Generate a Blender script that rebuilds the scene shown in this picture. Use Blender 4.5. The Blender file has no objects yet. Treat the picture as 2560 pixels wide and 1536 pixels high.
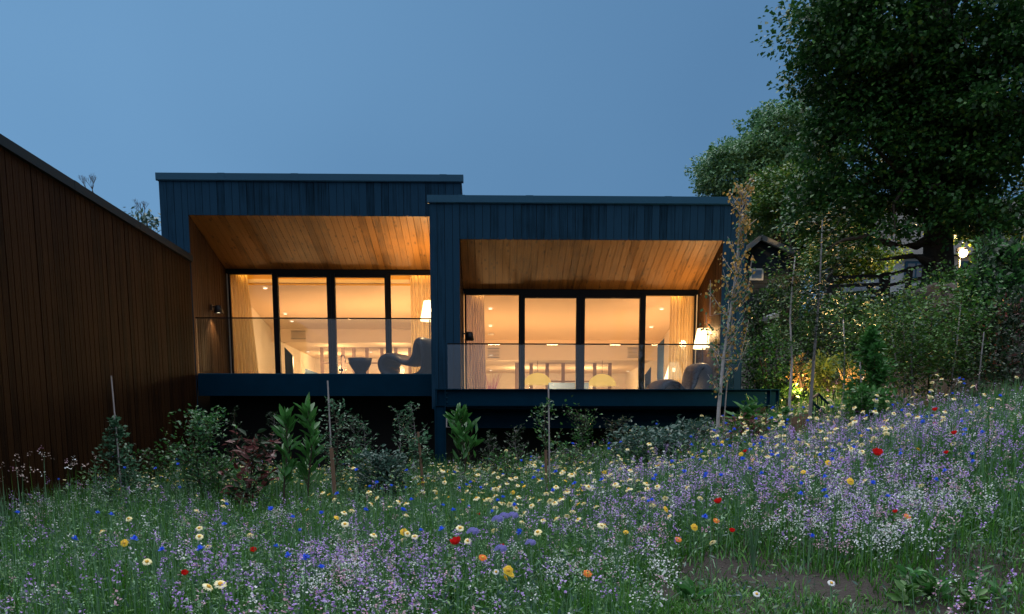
import bpy, math, random
import numpy as np
from mathutils import Vector, Matrix

random.seed(7)
rng = np.random.default_rng(11)
C = bpy.context.scene.collection
sc = bpy.context.scene
PI = math.pi

# ------------------------------------------------------------------ camera
W_, H_ = 2560.0, 1536.0
F_ = 2300.0
TH = math.atan(.1529)                 # the camera looks slightly down, the lens is shifted up
CX, CY = 1280.0, 1109 + F_ * .1529
PSI = math.atan(55 / F_)
cam_d = bpy.data.cameras.new('camera')
cam = bpy.data.objects.new('camera', cam_d)
C.objects.link(cam)
cam.location = (0, 0, 0)
cam.rotation_euler = (PI / 2 - TH, 0, -PSI)
cam_d.sensor_width = 36
cam_d.lens = F_ / W_ * 36
cam_d.shift_y = (CY - H_ / 2) / W_
cam_d.clip_start = .05
cam_d.clip_end = 800
sc.camera = cam

# ------------------------------------------------------------------ world: dusk sky, brighter behind the viewer
w = bpy.data.worlds.new('World'); sc.world = w; w.use_nodes = True
nt = w.node_tree; nt.nodes.clear()
def wn(t, **k):
    n = nt.nodes.new(t)
    for a, b in k.items(): setattr(n, a, b)
    return n
tc = wn('ShaderNodeTexCoord'); sep = wn('ShaderNodeSeparateXYZ'); nt.links.new(tc.outputs['Generated'], sep.inputs[0])
def mapr(src, a, b, c=0, d=1):
    m = wn('ShaderNodeMapRange', interpolation_type='SMOOTHSTEP'); nt.links.new(src, m.inputs[0])
    for i, v in zip((1, 2, 3, 4), (a, b, c, d)): m.inputs[i].default_value = v
    return m.outputs[0]
def mixc(f, a, b):
    m = wn('ShaderNodeMix', data_type='RGBA')
    if isinstance(f, float): m.inputs[0].default_value = f
    else: nt.links.new(f, m.inputs[0])
    for i, v in ((6, a), (7, b)):
        if isinstance(v, tuple): m.inputs[i].default_value = (*v, 1)
        else: nt.links.new(v, m.inputs[i])
    return m.outputs[2]
low = mixc(mapr(sep.outputs[2], .02, .42), (.104, .232, .410), (.094, .214, .395))      # horizon -> higher
side = mixc(mapr(sep.outputs[0], .30, -.60), low, (.158, .338, .580))                    # brighter to the left
up = mixc(mapr(sep.outputs[2], .46, .85), side, (3.7, 3.75, 3.8))
back = mixc(mapr(sep.outputs[1], .35, -.55), up, (.40, .46, .56))
nz = wn('ShaderNodeTexNoise'); nz.inputs['Scale'].default_value = 1.6; nz.inputs['Detail'].default_value = 3
nt.links.new(tc.outputs['Generated'], nz.inputs[0])
cl = wn('ShaderNodeMix', data_type='RGBA', blend_type='MULTIPLY'); cl.inputs[0].default_value = 1
nt.links.new(back, cl.inputs[6])
nt.links.new(mixc(mapr(nz.outputs[0], .3, .7), (.87, .89, .91), (1.09, 1.075, 1.06)), cl.inputs[7])
bg = wn('ShaderNodeBackground'); bg.inputs[1].default_value = 1.0
nt.links.new(cl.outputs[2], bg.inputs[0])
wo = wn('ShaderNodeOutputWorld'); nt.links.new(bg.outputs[0], wo.inputs[0])

sl = bpy.data.lights.new('sun', 'SUN'); sl.energy = .6; sl.angle = math.radians(50); sl.color = (.85, .92, 1)
so = bpy.data.objects.new('sun', sl); C.objects.link(so); so.rotation_euler = (math.radians(42), 0, math.radians(-18))

vs = sc.view_settings
sc.display_settings.display_device = 'sRGB'
vs.view_transform = 'Standard'; vs.look = 'None'; vs.exposure = 0; vs.gamma = 1; vs.use_curve_mapping = False
sc.render.engine = 'CYCLES'
cy = sc.cycles
cy.use_denoising = True
cy.max_bounces = 8; cy.diffuse_bounces = 4; cy.glossy_bounces = 3; cy.transparent_max_bounces = 16; cy.transmission_bounces = 4
cy.sample_clamp_indirect = 6
cy.caustics_reflective = False; cy.caustics_refractive = False

# ------------------------------------------------------------------ pixel <-> world helpers
def ray(px, py):
    a = (px - CX) / F_; b = -(py - CY) / F_
    d = (a, math.cos(TH) + b * math.sin(TH), -math.sin(TH) + b * math.cos(TH))
    c, s = math.cos(PSI), math.sin(PSI)
    return np.array([d[0] * c + d[1] * s, -d[0] * s + d[1] * c, d[2]])
def P(px, py, Y):
    d = ray(px, py); return d[0] / d[1] * Y, d[2] / d[1] * Y
def proj(x, y, z):
    c, s = math.cos(PSI), math.sin(PSI)
    x1 = x * c - y * s; y1 = x * s + y * c
    dep = y1 * math.cos(TH) - z * math.sin(TH); upc = y1 * math.sin(TH) + z * math.cos(TH)
    return CX + F_ * x1 / dep, CY - F_ * upc / dep

def pj(x, y, z):
    c, s = math.cos(PSI), math.sin(PSI); x1 = x * c - y * s; y1 = x * s + y * c
    dep = y1 * math.cos(TH) - z * math.sin(TH); upc = y1 * math.sin(TH) + z * math.cos(TH)
    return CX + F_ * x1 / dep, CY - F_ * upc / dep
def ss(a, b, v):
    t = np.clip((v - a) / (b - a), 0, 1); return t * t * (3 - 2 * t)
def gz(x, y):
    x = np.asarray(x, float); y = np.asarray(y, float)
    base = -1.08 + .035 * (y - 5)
    A = .175 * np.clip(x, 0, 7) * ss(3, 9, y)
    Hh = ss(4.6, 8, x) * .235 * np.clip(y - 12.5, 0, 8.5)
    Rr = ss(7.5, 10.5, x) * .8 * ss(9, 15, y)
    far = -ss(34, 60, y) * 2
    n = .035 * np.sin(x * 2.3 + y * 1.1) + .03 * np.sin(y * 3.1 - x * 1.7 + 1) + .02 * np.sin(x * 6.1 + 2) * np.sin(y * 5.3)
    return base + A + Hh + Rr + far + n
def gh(x, y): return float(gz(x, y))
def hit(px, py, h=0.0, y0=3.4, y1=40):
    d = ray(px, py)
    Y = np.linspace(y0, y1, 1500); X = d[0] / d[1] * Y; Z = d[2] / d[1] * Y
    k = np.nonzero(Z <= gz(X, Y) + h)[0]
    if len(k) == 0: return None
    return float(X[k[0]]), float(Y[k[0]])

# ------------------------------------------------------------------ materials
def L(r, g, b):
    f = lambda v: (v / 255 / 12.92) if v / 255 <= .04045 else ((v / 255 + .055) / 1.055) ** 2.4
    return (f(r), f(g), f(b))
def new_mat(name):
    m = bpy.data.materials.new(name); m.use_nodes = True
    return m, m.node_tree, m.node_tree.nodes['Principled BSDF']
def mat(name, col, rough=.6, metal=0, spec=.5, noise=0, nscale=8, bump=0, bscale=40):
    m, t, p = new_mat(name)
    p.inputs['Roughness'].default_value = rough; p.inputs['Metallic'].default_value = metal
    p.inputs['Specular IOR Level'].default_value = spec
    p.inputs['Base Color'].default_value = (*col, 1)
    if noise:
        c = t.nodes.new('ShaderNodeTexCoord'); n = t.nodes.new('ShaderNodeTexNoise'); n.inputs['Scale'].default_value = nscale; n.inputs['Detail'].default_value = 6
        t.links.new(c.outputs['Object'], n.inputs[0])
        r = t.nodes.new('ShaderNodeMix'); r.data_type = 'RGBA'
        r.inputs[6].default_value = (*[v * (1 - noise) for v in col], 1); r.inputs[7].default_value = (*[min(1, v * (1 + noise)) for v in col], 1)
        t.links.new(n.outputs[0], r.inputs[0]); t.links.new(r.outputs[2], p.inputs['Base Color'])
    if bump:
        c = t.nodes.new('ShaderNodeTexCoord'); n = t.nodes.new('ShaderNodeTexNoise'); n.inputs['Scale'].default_value = bscale; n.inputs['Detail'].default_value = 4
        t.links.new(c.outputs['Object'], n.inputs[0])
        b = t.nodes.new('ShaderNodeBump'); b.inputs['Strength'].default_value = bump; b.inputs['Distance'].default_value = .02
        t.links.new(n.outputs[0], b.inputs['Height']); t.links.new(b.outputs[0], p.inputs['Normal'])
    return m
def wood(name, dark, light, scale, rough=.55, knots=0, bump=.5, spec=.4, grain=1.3):
    """boards: every board is its own island, gets its own tone; grain runs along the axis with the small scale"""
    m, t, p = new_mat(name); N = t.nodes.new; K = t.links.new
    p.inputs['Specular IOR Level'].default_value = spec
    c = N('ShaderNodeTexCoord'); g = N('ShaderNodeNewGeometry'); mp = N('ShaderNodeMapping'); mp.inputs['Scale'].default_value = scale
    off = N('ShaderNodeVectorMath'); off.operation = 'SCALE'; off.inputs[0].default_value = (13, 7, 19); K(g.outputs['Random Per Island'], off.inputs['Scale'])
    ad = N('ShaderNodeVectorMath'); ad.operation = 'ADD'; K(c.outputs['Object'], mp.inputs[0]); K(mp.outputs[0], ad.inputs[0]); K(off.outputs[0], ad.inputs[1])
    n = N('ShaderNodeTexNoise'); n.inputs['Scale'].default_value = 1; n.inputs['Detail'].default_value = 8; n.inputs['Roughness'].default_value = .65; K(ad.outputs[0], n.inputs[0])
    n2 = N('ShaderNodeTexNoise'); n2.inputs['Scale'].default_value = 2.2; n2.inputs['Detail'].default_value = 3; K(c.outputs['Object'], n2.inputs[0])
    a = N('ShaderNodeMath'); a.operation = 'MULTIPLY_ADD'; a.inputs[1].default_value = .75; K(g.outputs['Random Per Island'], a.inputs[0])
    s = N('ShaderNodeMath'); s.operation = 'MULTIPLY_ADD'; s.inputs[1].default_value = grain; s.inputs[2].default_value = -.46 * grain; K(n.outputs[0], s.inputs[0]); K(s.outputs[0], a.inputs[2])
    s2 = N('ShaderNodeMath'); s2.operation = 'MULTIPLY_ADD'; s2.inputs[1].default_value = .8; K(n2.outputs[0], s2.inputs[0]); K(a.outputs[0], s2.inputs[2])
    mx = N('ShaderNodeMix'); mx.data_type = 'RGBA'; mx.inputs[6].default_value = (*dark, 1); mx.inputs[7].default_value = (*light, 1); K(s2.outputs[0], mx.inputs[0])
    col = mx.outputs[2]
    if knots:
        v = N('ShaderNodeTexVoronoi'); v.inputs['Scale'].default_value = 1; mk_ = N('ShaderNodeMapping'); mk_.inputs['Scale'].default_value = knots
        K(c.outputs['Object'], mk_.inputs[0]); K(mk_.outputs[0], v.inputs[0])
        r = N('ShaderNodeMapRange'); r.inputs[1].default_value = .08; r.inputs[2].default_value = .24; r.inputs[3].default_value = .35; r.inputs[4].default_value = 1; K(v.outputs['Distance'], r.inputs[0])
        km = N('ShaderNodeMix'); km.data_type = 'RGBA'; km.blend_type = 'MULTIPLY'; km.inputs[0].default_value = 1; K(col, km.inputs[6]); K(r.outputs[0], km.inputs[7]); col = km.outputs[2]
    K(col, p.inputs['Base Color'])
    rr = N('ShaderNodeMapRange'); rr.inputs[3].default_value = rough - .12; rr.inputs[4].default_value = rough + .2; K(n.outputs[0], rr.inputs[0]); K(rr.outputs[0], p.inputs['Roughness'])
    b = N('ShaderNodeBump'); b.inputs['Strength'].default_value = bump; b.inputs['Distance'].default_value = .012; K(n.outputs[0], b.inputs['Height']); K(b.outputs[0], p.inputs['Normal'])
    return m
def leafm(name, a, b, trans=.35, rough=.45, spec=.4):
    m, t, p = new_mat(name); N = t.nodes.new; K = t.links.new
    g = N('ShaderNodeNewGeometry'); mx = N('ShaderNodeMix'); mx.data_type = 'RGBA'
    mx.inputs[6].default_value = (*a, 1); mx.inputs[7].default_value = (*b, 1); K(g.outputs['Random Per Island'], mx.inputs[0])
    K(mx.outputs[2], p.inputs['Base Color']); p.inputs['Roughness'].default_value = rough; p.inputs['Specular IOR Level'].default_value = spec
    tr = N('ShaderNodeBsdfTranslucent'); K(mx.outputs[2], tr.inputs[0])
    ms = N('ShaderNodeMixShader'); ms.inputs[0].default_value = trans; K(p.outputs[0], ms.inputs[1]); K(tr.outputs[0], ms.inputs[2])
    K(ms.outputs[0], t.nodes['Material Output'].inputs[0])
    return m
def glass(name, tint=(1, 1, 1), k=1.0, rough=.0, haze=0.0):
    m, t, p = new_mat(name); N = t.nodes.new; K = t.links.new
    t.nodes.remove(p)
    tr = N('ShaderNodeBsdfTransparent'); tr.inputs[0].default_value = (*tint, 1)
    gl = N('ShaderNodeBsdfGlossy'); gl.inputs['Roughness'].default_value = rough
    fr = N('ShaderNodeFresnel'); fr.inputs[0].default_value = 1.5
    mu = N('ShaderNodeMath'); mu.operation = 'MULTIPLY'; mu.inputs[1].default_value = k; mu.use_clamp = True; K(fr.outputs[0], mu.inputs[0])
    ms = N('ShaderNodeMixShader'); K(mu.outputs[0], ms.inputs[0]); K(tr.outputs[0], ms.inputs[1]); K(gl.outputs[0], ms.inputs[2])
    K(ms.outputs[0], t.nodes['Material Output'].inputs[0])
    return m
def emit(name, col, s, through=0.0):
    m, t, p = new_mat(name); N = t.nodes.new; K = t.links.new; t.nodes.remove(p)
    e = N('ShaderNodeEmission'); e.inputs[0].default_value = (*col, 1); e.inputs[1].default_value = s
    o = e.outputs[0]
    if through:
        tr = N('ShaderNodeBsdfTransparent'); ms = N('ShaderNodeMixShader'); ms.inputs[0].default_value = through; K(o, ms.inputs[1]); K(tr.outputs[0], ms.inputs[2]); o = ms.outputs[0]
    K(o, t.nodes['Material Output'].inputs[0])
    return m
def cloth(name, col, trans=.5):
    m, t, p = new_mat(name); N = t.nodes.new; K = t.links.new
    p.inputs['Base Color'].default_value = (*col, 1); p.inputs['Roughness'].default_value = .9
    tl = N('ShaderNodeBsdfTranslucent'); tl.inputs[0].default_value = (*col, 1)
    ms = N('ShaderNodeMixShader'); ms.inputs[0].default_value = trans; K(p.outputs[0], ms.inputs[1]); K(tl.outputs[0], ms.inputs[2])
    tr = N('ShaderNodeBsdfTransparent'); m2 = N('ShaderNodeMixShader'); m2.inputs[0].default_value = .12; K(ms.outputs[0], m2.inputs[1]); K(tr.outputs[0], m2.inputs[2])
    K(m2.outputs[0], t.nodes['Material Output'].inputs[0])
    return m

M = {}
M['clad'] = wood('black_timber_dusk_blue', (.0006, .005, .009), (.0115, .041, .078), (34, 34, 1.3), rough=.8, spec=.05, grain=1.9)  # dusk blue of the sky light mixed into the black boards' colour
M['clad_side'] = wood('dark_brown_stained_timber', (.0002, .0001, .0001), (.0225, .0098, .0036), (38, 38, 1.0), rough=.6, spec=.04, bump=1.4, grain=2.6)
M['clad_in'] = wood('brown_stained_wall_timber', (.005, .0025, .001), (.050, .022, .008), (34, 34, 1.3), rough=.55, bump=1.0, spec=.15, grain=2.0)
M['soffit'] = wood('oiled_brown_soffit_timber', (.022, .009, .0025), (.255, .122, .030), (30, 1.3, 3), rough=.42, knots=(9, 3.2, 3), bump=1.0, spec=.35, grain=2.0)
M['cap'] = mat('blue_grey_metal_capping', (.006, .060, .115), .5, .0, .25, noise=.12, nscale=3)
M['capdark'] = mat('dark_metal_capping', (.001, .010, .016), .6, 0, .15)
M['steel'] = mat('navy_painted_steel', (.0003, .020, .044), .7, 0, .05, noise=.25, nscale=4, bump=.1)
M['steel2'] = mat('dark_painted_steel', (.0003, .014, .032), .7, 0, .05, noise=.3, nscale=3)
M['frame'] = mat('black_aluminium_frame', (.0005, .002, .005), .5, 0, .15)
M['void'] = mat('black_core_and_shade', (.0015, .0016, .002), .9)  # near black for hidden cores, and for undercroft shade put into colour
M['deck'] = mat('deck_boards_grey', (.16, .14, .12), .7, noise=.2)
M['plaster'] = mat('cream_plaster', (.78, .70, .60), .8)
M['ceil'] = mat('warm_white_ceiling_paint', (.80, .64, .48), .85)
M['pelmet'] = mat('warm_light_pelmet_paint', (.70, .40, .06), .8)  # ochre stands in for the warm light falling on the pelmet
M['white'] = mat('white_paint', (.75, .73, .70), .5)
M['offwhite'] = mat('mauve_grey_partition_paint', (.26, .18, .16), .6)
M['greypaint'] = mat('mid_grey_paint', (.30, .27, .25), .6)
M['glass'] = glass('window_glass', (.97, .96, .97), .45)
M['bal'] = glass('balustrade_glass', (.86, .91, .95), 1.25)
M['curtain'] = cloth('sheer_cream_curtain', (.85, .68, .36))
M['curtain2'] = cloth('sheer_pink_grey_curtain', (.70, .60, .62))
M['shade'] = emit('glowing_lamp_shade', (1, .66, .30), 6.0, .35)
M['shade_in'] = emit('glowing_low_lamp_shade', (1, .70, .36), 5.0, .3)
M['down'] = emit('lit_downlight', (1, .80, .55), 5.0)
M['bulb'] = emit('bright_bulb', (1, .72, .38), 60)
M['star'] = emit('lit_flood_lamp', (1, .70, .34), 9)
M['chair'] = mat('matt_slate_plastic', (.028, .034, .055), .4, spec=.3)
M['black'] = mat('black_metal', (.006, .006, .008), .45)
M['chrome'] = mat('dull_chrome', (.35, .33, .32), .25, 1)
M['bluepanel'] = mat('blue_grey_panel', (.055, .11, .19), .4)
M['bluebed'] = mat('pale_blue_fabric', (.20, .30, .48), .8)
M['soil'] = mat('dark_brown_soil', (.020, .014, .012), .95, noise=.5, nscale=9, bump=.9, bscale=26)
M['stake'] = wood('weathered_timber_stake', (.06, .035, .02), (.17, .10, .065), (30, 30, 3), .8)
M['cane'] = mat('grey_bamboo_cane', (.30, .27, .28), .6, noise=.3, nscale=20)
M['bark'] = mat('dark_bark', (.030, .022, .016), .9, noise=.5, nscale=14, bump=.8)
M['twig'] = mat('brown_twig_bark', (.045, .032, .022), .9, noise=.3)
M['birch'] = mat('pale_birch_bark', (.36, .33, .33), .75, noise=.45, nscale=22, bump=.3)
M['greybark'] = mat('grey_young_bark', (.16, .15, .16), .8, noise=.4, nscale=20)
M['render'] = mat('white_render_wall', (.40, .42, .46), .8, noise=.12, nscale=2)
M['shed'] = wood('navy_weatherboard', (.004, .010, .020), (.010, .022, .040), (2, 20, 20), .6)
M['slate'] = mat('dark_slate_roof', (.02, .022, .028), .7, noise=.3)
M['rock'] = mat('grey_brown_rock', (.07, .055, .052), .9, noise=.5, nscale=5, bump=1.0, bscale=6)
M['stone'] = mat('pale_stone', (.20, .215, .24), .8, noise=.2)

M['leaf'] = leafm('mid_green_leaf', (.024, .090, .014), (.080, .200, .036), .2)
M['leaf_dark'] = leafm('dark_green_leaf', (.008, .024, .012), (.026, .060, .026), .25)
M['leaf_holly'] = leafm('holly_green_leaf', (.022, .090, .045), (.090, .210, .120), .25, .35)
M['leaf_laurel'] = leafm('laurel_leaf', (.030, .120, .022), (.075, .240, .065), .3, .28, .5)
M['leaf_blue'] = leafm('blue_green_leaf', (.022, .070, .052), (.080, .155, .130), .2, .35)
M['leaf_red'] = leafm('red_tinted_leaf', (.130, .025, .030), (.210, .100, .095), .3, .35)
M['leaf_orange'] = leafm('orange_autumn_leaf', (.22, .15, .035), (.55, .34, .10), .4)
M['leaf_maple'] = leafm('deep_maple_leaf', (.010, .048, .012), (.034, .120, .028), .25, .4)
M['leaf_lime'] = leafm('teal_crown_leaf', (.060, .165, .080), (.150, .300, .160), .25, .45)
M['leaf_yellow'] = leafm('yellow_green_leaf', (.05, .10, .015), (.17, .22, .04), .4)
M['grass'] = leafm('meadow_grass_blade', (.016, .095, .006), (.080, .250, .022), .18, .5)
M['grass2'] = leafm('grey_green_stem', (.035, .110, .045), (.16, .31, .17), .15, .5)
M['grass_dry'] = leafm('dry_grass_blade', (.10, .09, .03), (.36, .22, .10), .4)
M['f_purple'] = leafm('lilac_petal', (.30, .13, .54), (.66, .50, .92), .35, .6)
M['f_pink'] = leafm('pink_petal', (.50, .24, .40), (.78, .55, .66), .35, .6)
M['f_white'] = leafm('white_petal', (.62, .66, .72), (.86, .87, .88), .3, .6)
M['f_cream'] = leafm('cream_yellow_petal', (.95, .76, .16), (.95, .92, .68), .3, .6)
M['f_disc'] = leafm('deep_yellow_disc', (.62, .30, .02), (.75, .42, .04), .1, .7)
M['f_yellow'] = leafm('golden_petal', (.85, .50, .02), (.90, .66, .05), .3, .6)
M['f_orange'] = leafm('orange_petal', (.80, .16, .01), (.85, .25, .02), .3, .6)
M['f_red'] = leafm('poppy_petal', (.55, .008, .008), (.78, .02, .02), .35, .5)
M['f_blue'] = leafm('cornflower_petal', (.02, .07, .65), (.07, .22, .95), .35, .6)
M['f_lav'] = leafm('lavender_petal', (.22, .22, .55), (.38, .36, .75), .35, .6)
M['f_dead'] = leafm('fading_pink_seedhead', (.30, .22, .20), (.60, .48, .46), .3, .7)

# ------------------------------------------------------------------ object helpers
WL = {}
def tag(o, label=None, cat=None, group=None, kind=None):
    if label: o['label'] = label
    if cat: o['category'] = cat
    if group: o['group'] = group
    if kind: o['kind'] = kind
    return o
def thing(name, label, cat, loc=(0, 0, 0), group=None):
    o = bpy.data.objects.new(name, None); C.objects.link(o); o.location = loc; o.empty_display_size = .2
    WL[o.name] = Vector(loc); return tag(o, label, cat, group)
def link_mesh(me, name, mats, parent=None, origin=None, smooth=False):
    for m in (mats if isinstance(mats, (list, tuple)) else [mats]): me.materials.append(m)
    if smooth and len(me.polygons): me.polygons.foreach_set('use_smooth', [True] * len(me.polygons))
    o = bpy.data.objects.new(name, me); C.objects.link(o)
    if parent is not None:
        o.parent = parent; WL[o.name] = WL[parent.name]
    else:
        o.location = origin or (0, 0, 0); WL[o.name] = Vector(origin or (0, 0, 0))
    return o
def npmesh(name, V, quads=None, tris=None, mats=None, midx=None, parent=None, origin=None, smooth=False):
    V = np.asarray(V, np.float32)
    base = WL[parent.name] if parent is not None else Vector(origin or (0, 0, 0))
    V = V - np.array(base, np.float32)
    loops = []; starts = []; n = 0
    if quads is not None and len(quads):
        q = np.asarray(quads, np.int32); loops.append(q.ravel()); starts.append(np.arange(len(q)) * 4 + n); n += q.size
    if tris is not None and len(tris):
        q = np.asarray(tris, np.int32); loops.append(q.ravel()); starts.append(np.arange(len(q)) * 3 + n); n += q.size
    me = bpy.data.meshes.new(name)
    me.vertices.add(len(V)); me.vertices.foreach_set('co', V.ravel())
    lp = np.concatenate(loops); st = np.concatenate(starts)
    me.loops.add(len(lp)); me.loops.foreach_set('vertex_index', lp)
    me.polygons.add(len(st)); me.polygons.foreach_set('loop_start', st.astype(np.int32))
    if midx is not None: me.polygons.foreach_set('material_index', np.asarray(midx, np.int32))
    me.update(calc_edges=True)
    return link_mesh(me, name, mats, parent, origin, smooth)
class MB:
    def __init__(s): s.v = []; s.f = []; s.m = []; s.mi = 0
    def box(s, x0, x1, y0, y1, z0, z1):
        b = len(s.v)
        s.v += [(x, y, z) for x in (x0, x1) for y in (y0, y1) for z in (z0, z1)]
        for q in ((0, 1, 3, 2), (4, 6, 7, 5), (0, 4, 5, 1), (2, 3, 7, 6), (0, 2, 6, 4), (1, 5, 7, 3)):
            s.f.append(tuple(b + i for i in q)); s.m.append(s.mi)
        return s
    def hexa(s, p):            # 8 points ordered as in box
        b = len(s.v); s.v += [tuple(q) for q in p]
        for q in ((0, 1, 3, 2), (4, 6, 7, 5), (0, 4, 5, 1), (2, 3, 7, 6), (0, 2, 6, 4), (1, 5, 7, 3)):
            s.f.append(tuple(b + i for i in q)); s.m.append(s.mi)
        return s
    def bar(s, a, b_, t, u=(0, 0, 1)):     # square bar between points
        a = Vector(a); b_ = Vector(b_); d = (b_ - a).normalized(); u = Vector(u)
        if abs(d.dot(u)) > .95: u = Vector((1, 0, 0))
        x = d.cross(u).normalized() * t / 2; y = x.cross(d).normalized() * t / 2
        return s.hexa([a - x - y, a - x + y, a + x - y, a + x + y, b_ - x - y, b_ - x + y, b_ + x - y, b_ + x + y])
    def poly(s, pts):
        b = len(s.v); s.v += [tuple(p) for p in pts]; s.f.append(tuple(range(b, b + len(pts)))); s.m.append(s.mi); return s
    def prism(s, pts, axis, a, b_):        # closed 2-D outline pushed along an axis
        n = len(pts); base = len(s.v)
        def mk(p, t): return {'x': (t, p[0], p[1]), 'y': (p[0], t, p[1]), 'z': (p[0], p[1], t)}[axis]
        s.v += [mk(p, a) for p in pts] + [mk(p, b_) for p in pts]
        s.f.append(tuple(range(base, base + n))[::-1]); s.f.append(tuple(range(base + n, base + 2 * n))); s.m += [s.mi, s.mi]
        for i in range(n):
            j = (i + 1) % n; s.f.append((base + i, base + j, base + n + j, base + n + i)); s.m.append(s.mi)
        return s
    def tube(s, pts, rad, n=6, cap=True):
        pts = [Vector(p) for p in pts]; rad = rad if isinstance(rad, (list, tuple)) else [rad] * len(pts)
        base = len(s.v)
        for i, p in enumerate(pts):
            d = (pts[min(i + 1, len(pts) - 1)] - pts[max(i - 1, 0)])
            d = d.normalized() if d.length > 1e-9 else Vector((0, 0, 1))
            u = Vector((1, 0, 0)) if abs(d.x) < .9 else Vector((0, 1, 0))
            x = d.cross(u).normalized(); y = d.cross(x)
            for k in range(n):
                t = 2 * PI * k / n; s.v.append(tuple(p + (x * math.cos(t) + y * math.sin(t)) * rad[i]))
        for i in range(len(pts) - 1):
            for k in range(n):
                a = base + i * n + k; b_ = base + i * n + (k + 1) % n
                s.f.append((a, b_, b_ + n, a + n)); s.m.append(s.mi)
        if cap:
            s.f.append(tuple(base + k for k in range(n))[::-1]); s.f.append(tuple(base + (len(pts) - 1) * n + k for k in range(n))); s.m += [s.mi, s.mi]
        return s
    def lathe(s, prof, n=20, c=(0, 0, 0), close=False):
        base = len(s.v)
        for r, z in prof:
            for k in range(n):
                t = 2 * PI * k / n; s.v.append((c[0] + r * math.cos(t), c[1] + r * math.sin(t), c[2] + z))
        for i in range(len(prof) - 1):
            for k in range(n):
                a = base + i * n + k; b_ = base + i * n + (k + 1) % n
                s.f.append((a, b_, b_ + n, a + n)); s.m.append(s.mi)
        if close:
            s.f.append(tuple(base + k for k in range(n))[::-1]); s.f.append(tuple(base + (len(prof) - 1) * n + k for k in range(n))); s.m += [s.mi, s.mi]
        return s
    def build(s, name, mats, parent=None, origin=None, smooth=False):
        base = WL[parent.name] if parent is not None else Vector(origin or (0, 0, 0))
        me = bpy.data.meshes.new(name)
        me.from_pydata([(v[0] - base.x, v[1] - base.y, v[2] - base.z) for v in s.v], [], s.f)
        if len(set(s.m)) > 1: me.polygons.foreach_set('material_index', s.m)
        me.update()
        return link_mesh(me, name, mats, parent, origin, smooth)
def copy_tree(o, parent=None):
    c = o.copy(); C.objects.link(c)
    if parent is not None: c.parent = parent
    for ch in list(o.children): copy_tree(ch, c)
    return c
def point(name, loc, power, col=(1, .62, .28), r=.06):
    l = bpy.data.lights.new(name, 'POINT'); l.energy = power; l.color = col; l.shadow_soft_size = r
    o = bpy.data.objects.new(name, l); C.objects.link(o); o.location = loc; return o

def nrm(a): return a / np.maximum(np.linalg.norm(a, axis=1, keepdims=True), 1e-9)
def leaves(name, pos, dirs, ln, ratio=.5, fold=.15, mats=None, midx=None, parent=None, origin=None, up=.6, six=False):
    """one folded blade per leaf; every leaf is a mesh island"""
    pos = np.asarray(pos, float); n = len(pos); d = nrm(np.asarray(dirs, float)); ln = np.broadcast_to(np.asarray(ln, float), (n,))[:, None]
    r = rng.normal(size=(n, 3)); r[:, 2] += up * 3
    s = nrm(np.cross(d, r)); nn = np.cross(s, d)
    wd = ln * ratio / 2
    if six:
        b = pos; t = pos + d * ln - nn * ln * .12; m1 = pos + d * ln * .33 + nn * ln * .02; m2 = pos + d * ln * .7 - nn * ln * .03
        V = np.stack([b, m1 + s * wd + nn * wd * fold * 3, m2 + s * wd * .8 + nn * wd * fold * 2, t, m2 - s * wd * .8 + nn * wd * fold * 2, m1 - s * wd + nn * wd * fold * 3], 1).reshape(-1, 3)
        i = np.arange(n)[:, None] * 6
        q = np.concatenate([i + np.array([[0, 1, 2, 3]]), i + np.array([[0, 3, 4, 5]])], 0)
        if midx is not None: midx = np.concatenate([midx, midx])
    else:
        m = pos + d * ln * .45
        V = np.stack([pos, m + s * wd + nn * wd * fold * 2, pos + d * ln, m - s * wd + nn * wd * fold * 2], 1).reshape(-1, 3)
        q = np.arange(n * 4).reshape(-1, 4)
    return npmesh(name, V, quads=q, mats=mats, midx=midx, parent=parent, origin=origin)

# ================================================================== GROUND
def axis(a, b, fine0, fine1, s, big):
    v = list(np.arange(fine0, fine1, s)); t = fine0
    lo = []; st = s
    while t > a: st = min(st * 1.5, big); t -= st; lo.append(t)
    hi = []; t = fine1; st = s
    while t < b: hi.append(t); st = min(st * 1.5, big); t += st
    return np.array(lo[::-1] + v + hi)
gx = axis(-300, 300, -8, 14, .16, 40); gy = axis(-60, 500, 2.5, 30, .16, 40)
GX, GY = np.meshgrid(gx, gy); GZ = gz(GX, GY)
GZ = GZ + (rng.random(GZ.shape) - .5) * .03 * (GY < 30)
nx, ny = len(gx), len(gy)
ii = (np.arange(ny - 1)[:, None] * nx + np.arange(nx - 1)[None, :]).ravel()
ground = npmesh('ground', np.stack([GX.ravel(), GY.ravel(), GZ.ravel()], 1), quads=np.stack([ii, ii + 1, ii + nx + 1, ii + nx], 1), mats=[M['soil']], smooth=True)
tag(ground, 'dark brown garden soil rising to the bank', kind='structure')

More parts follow.
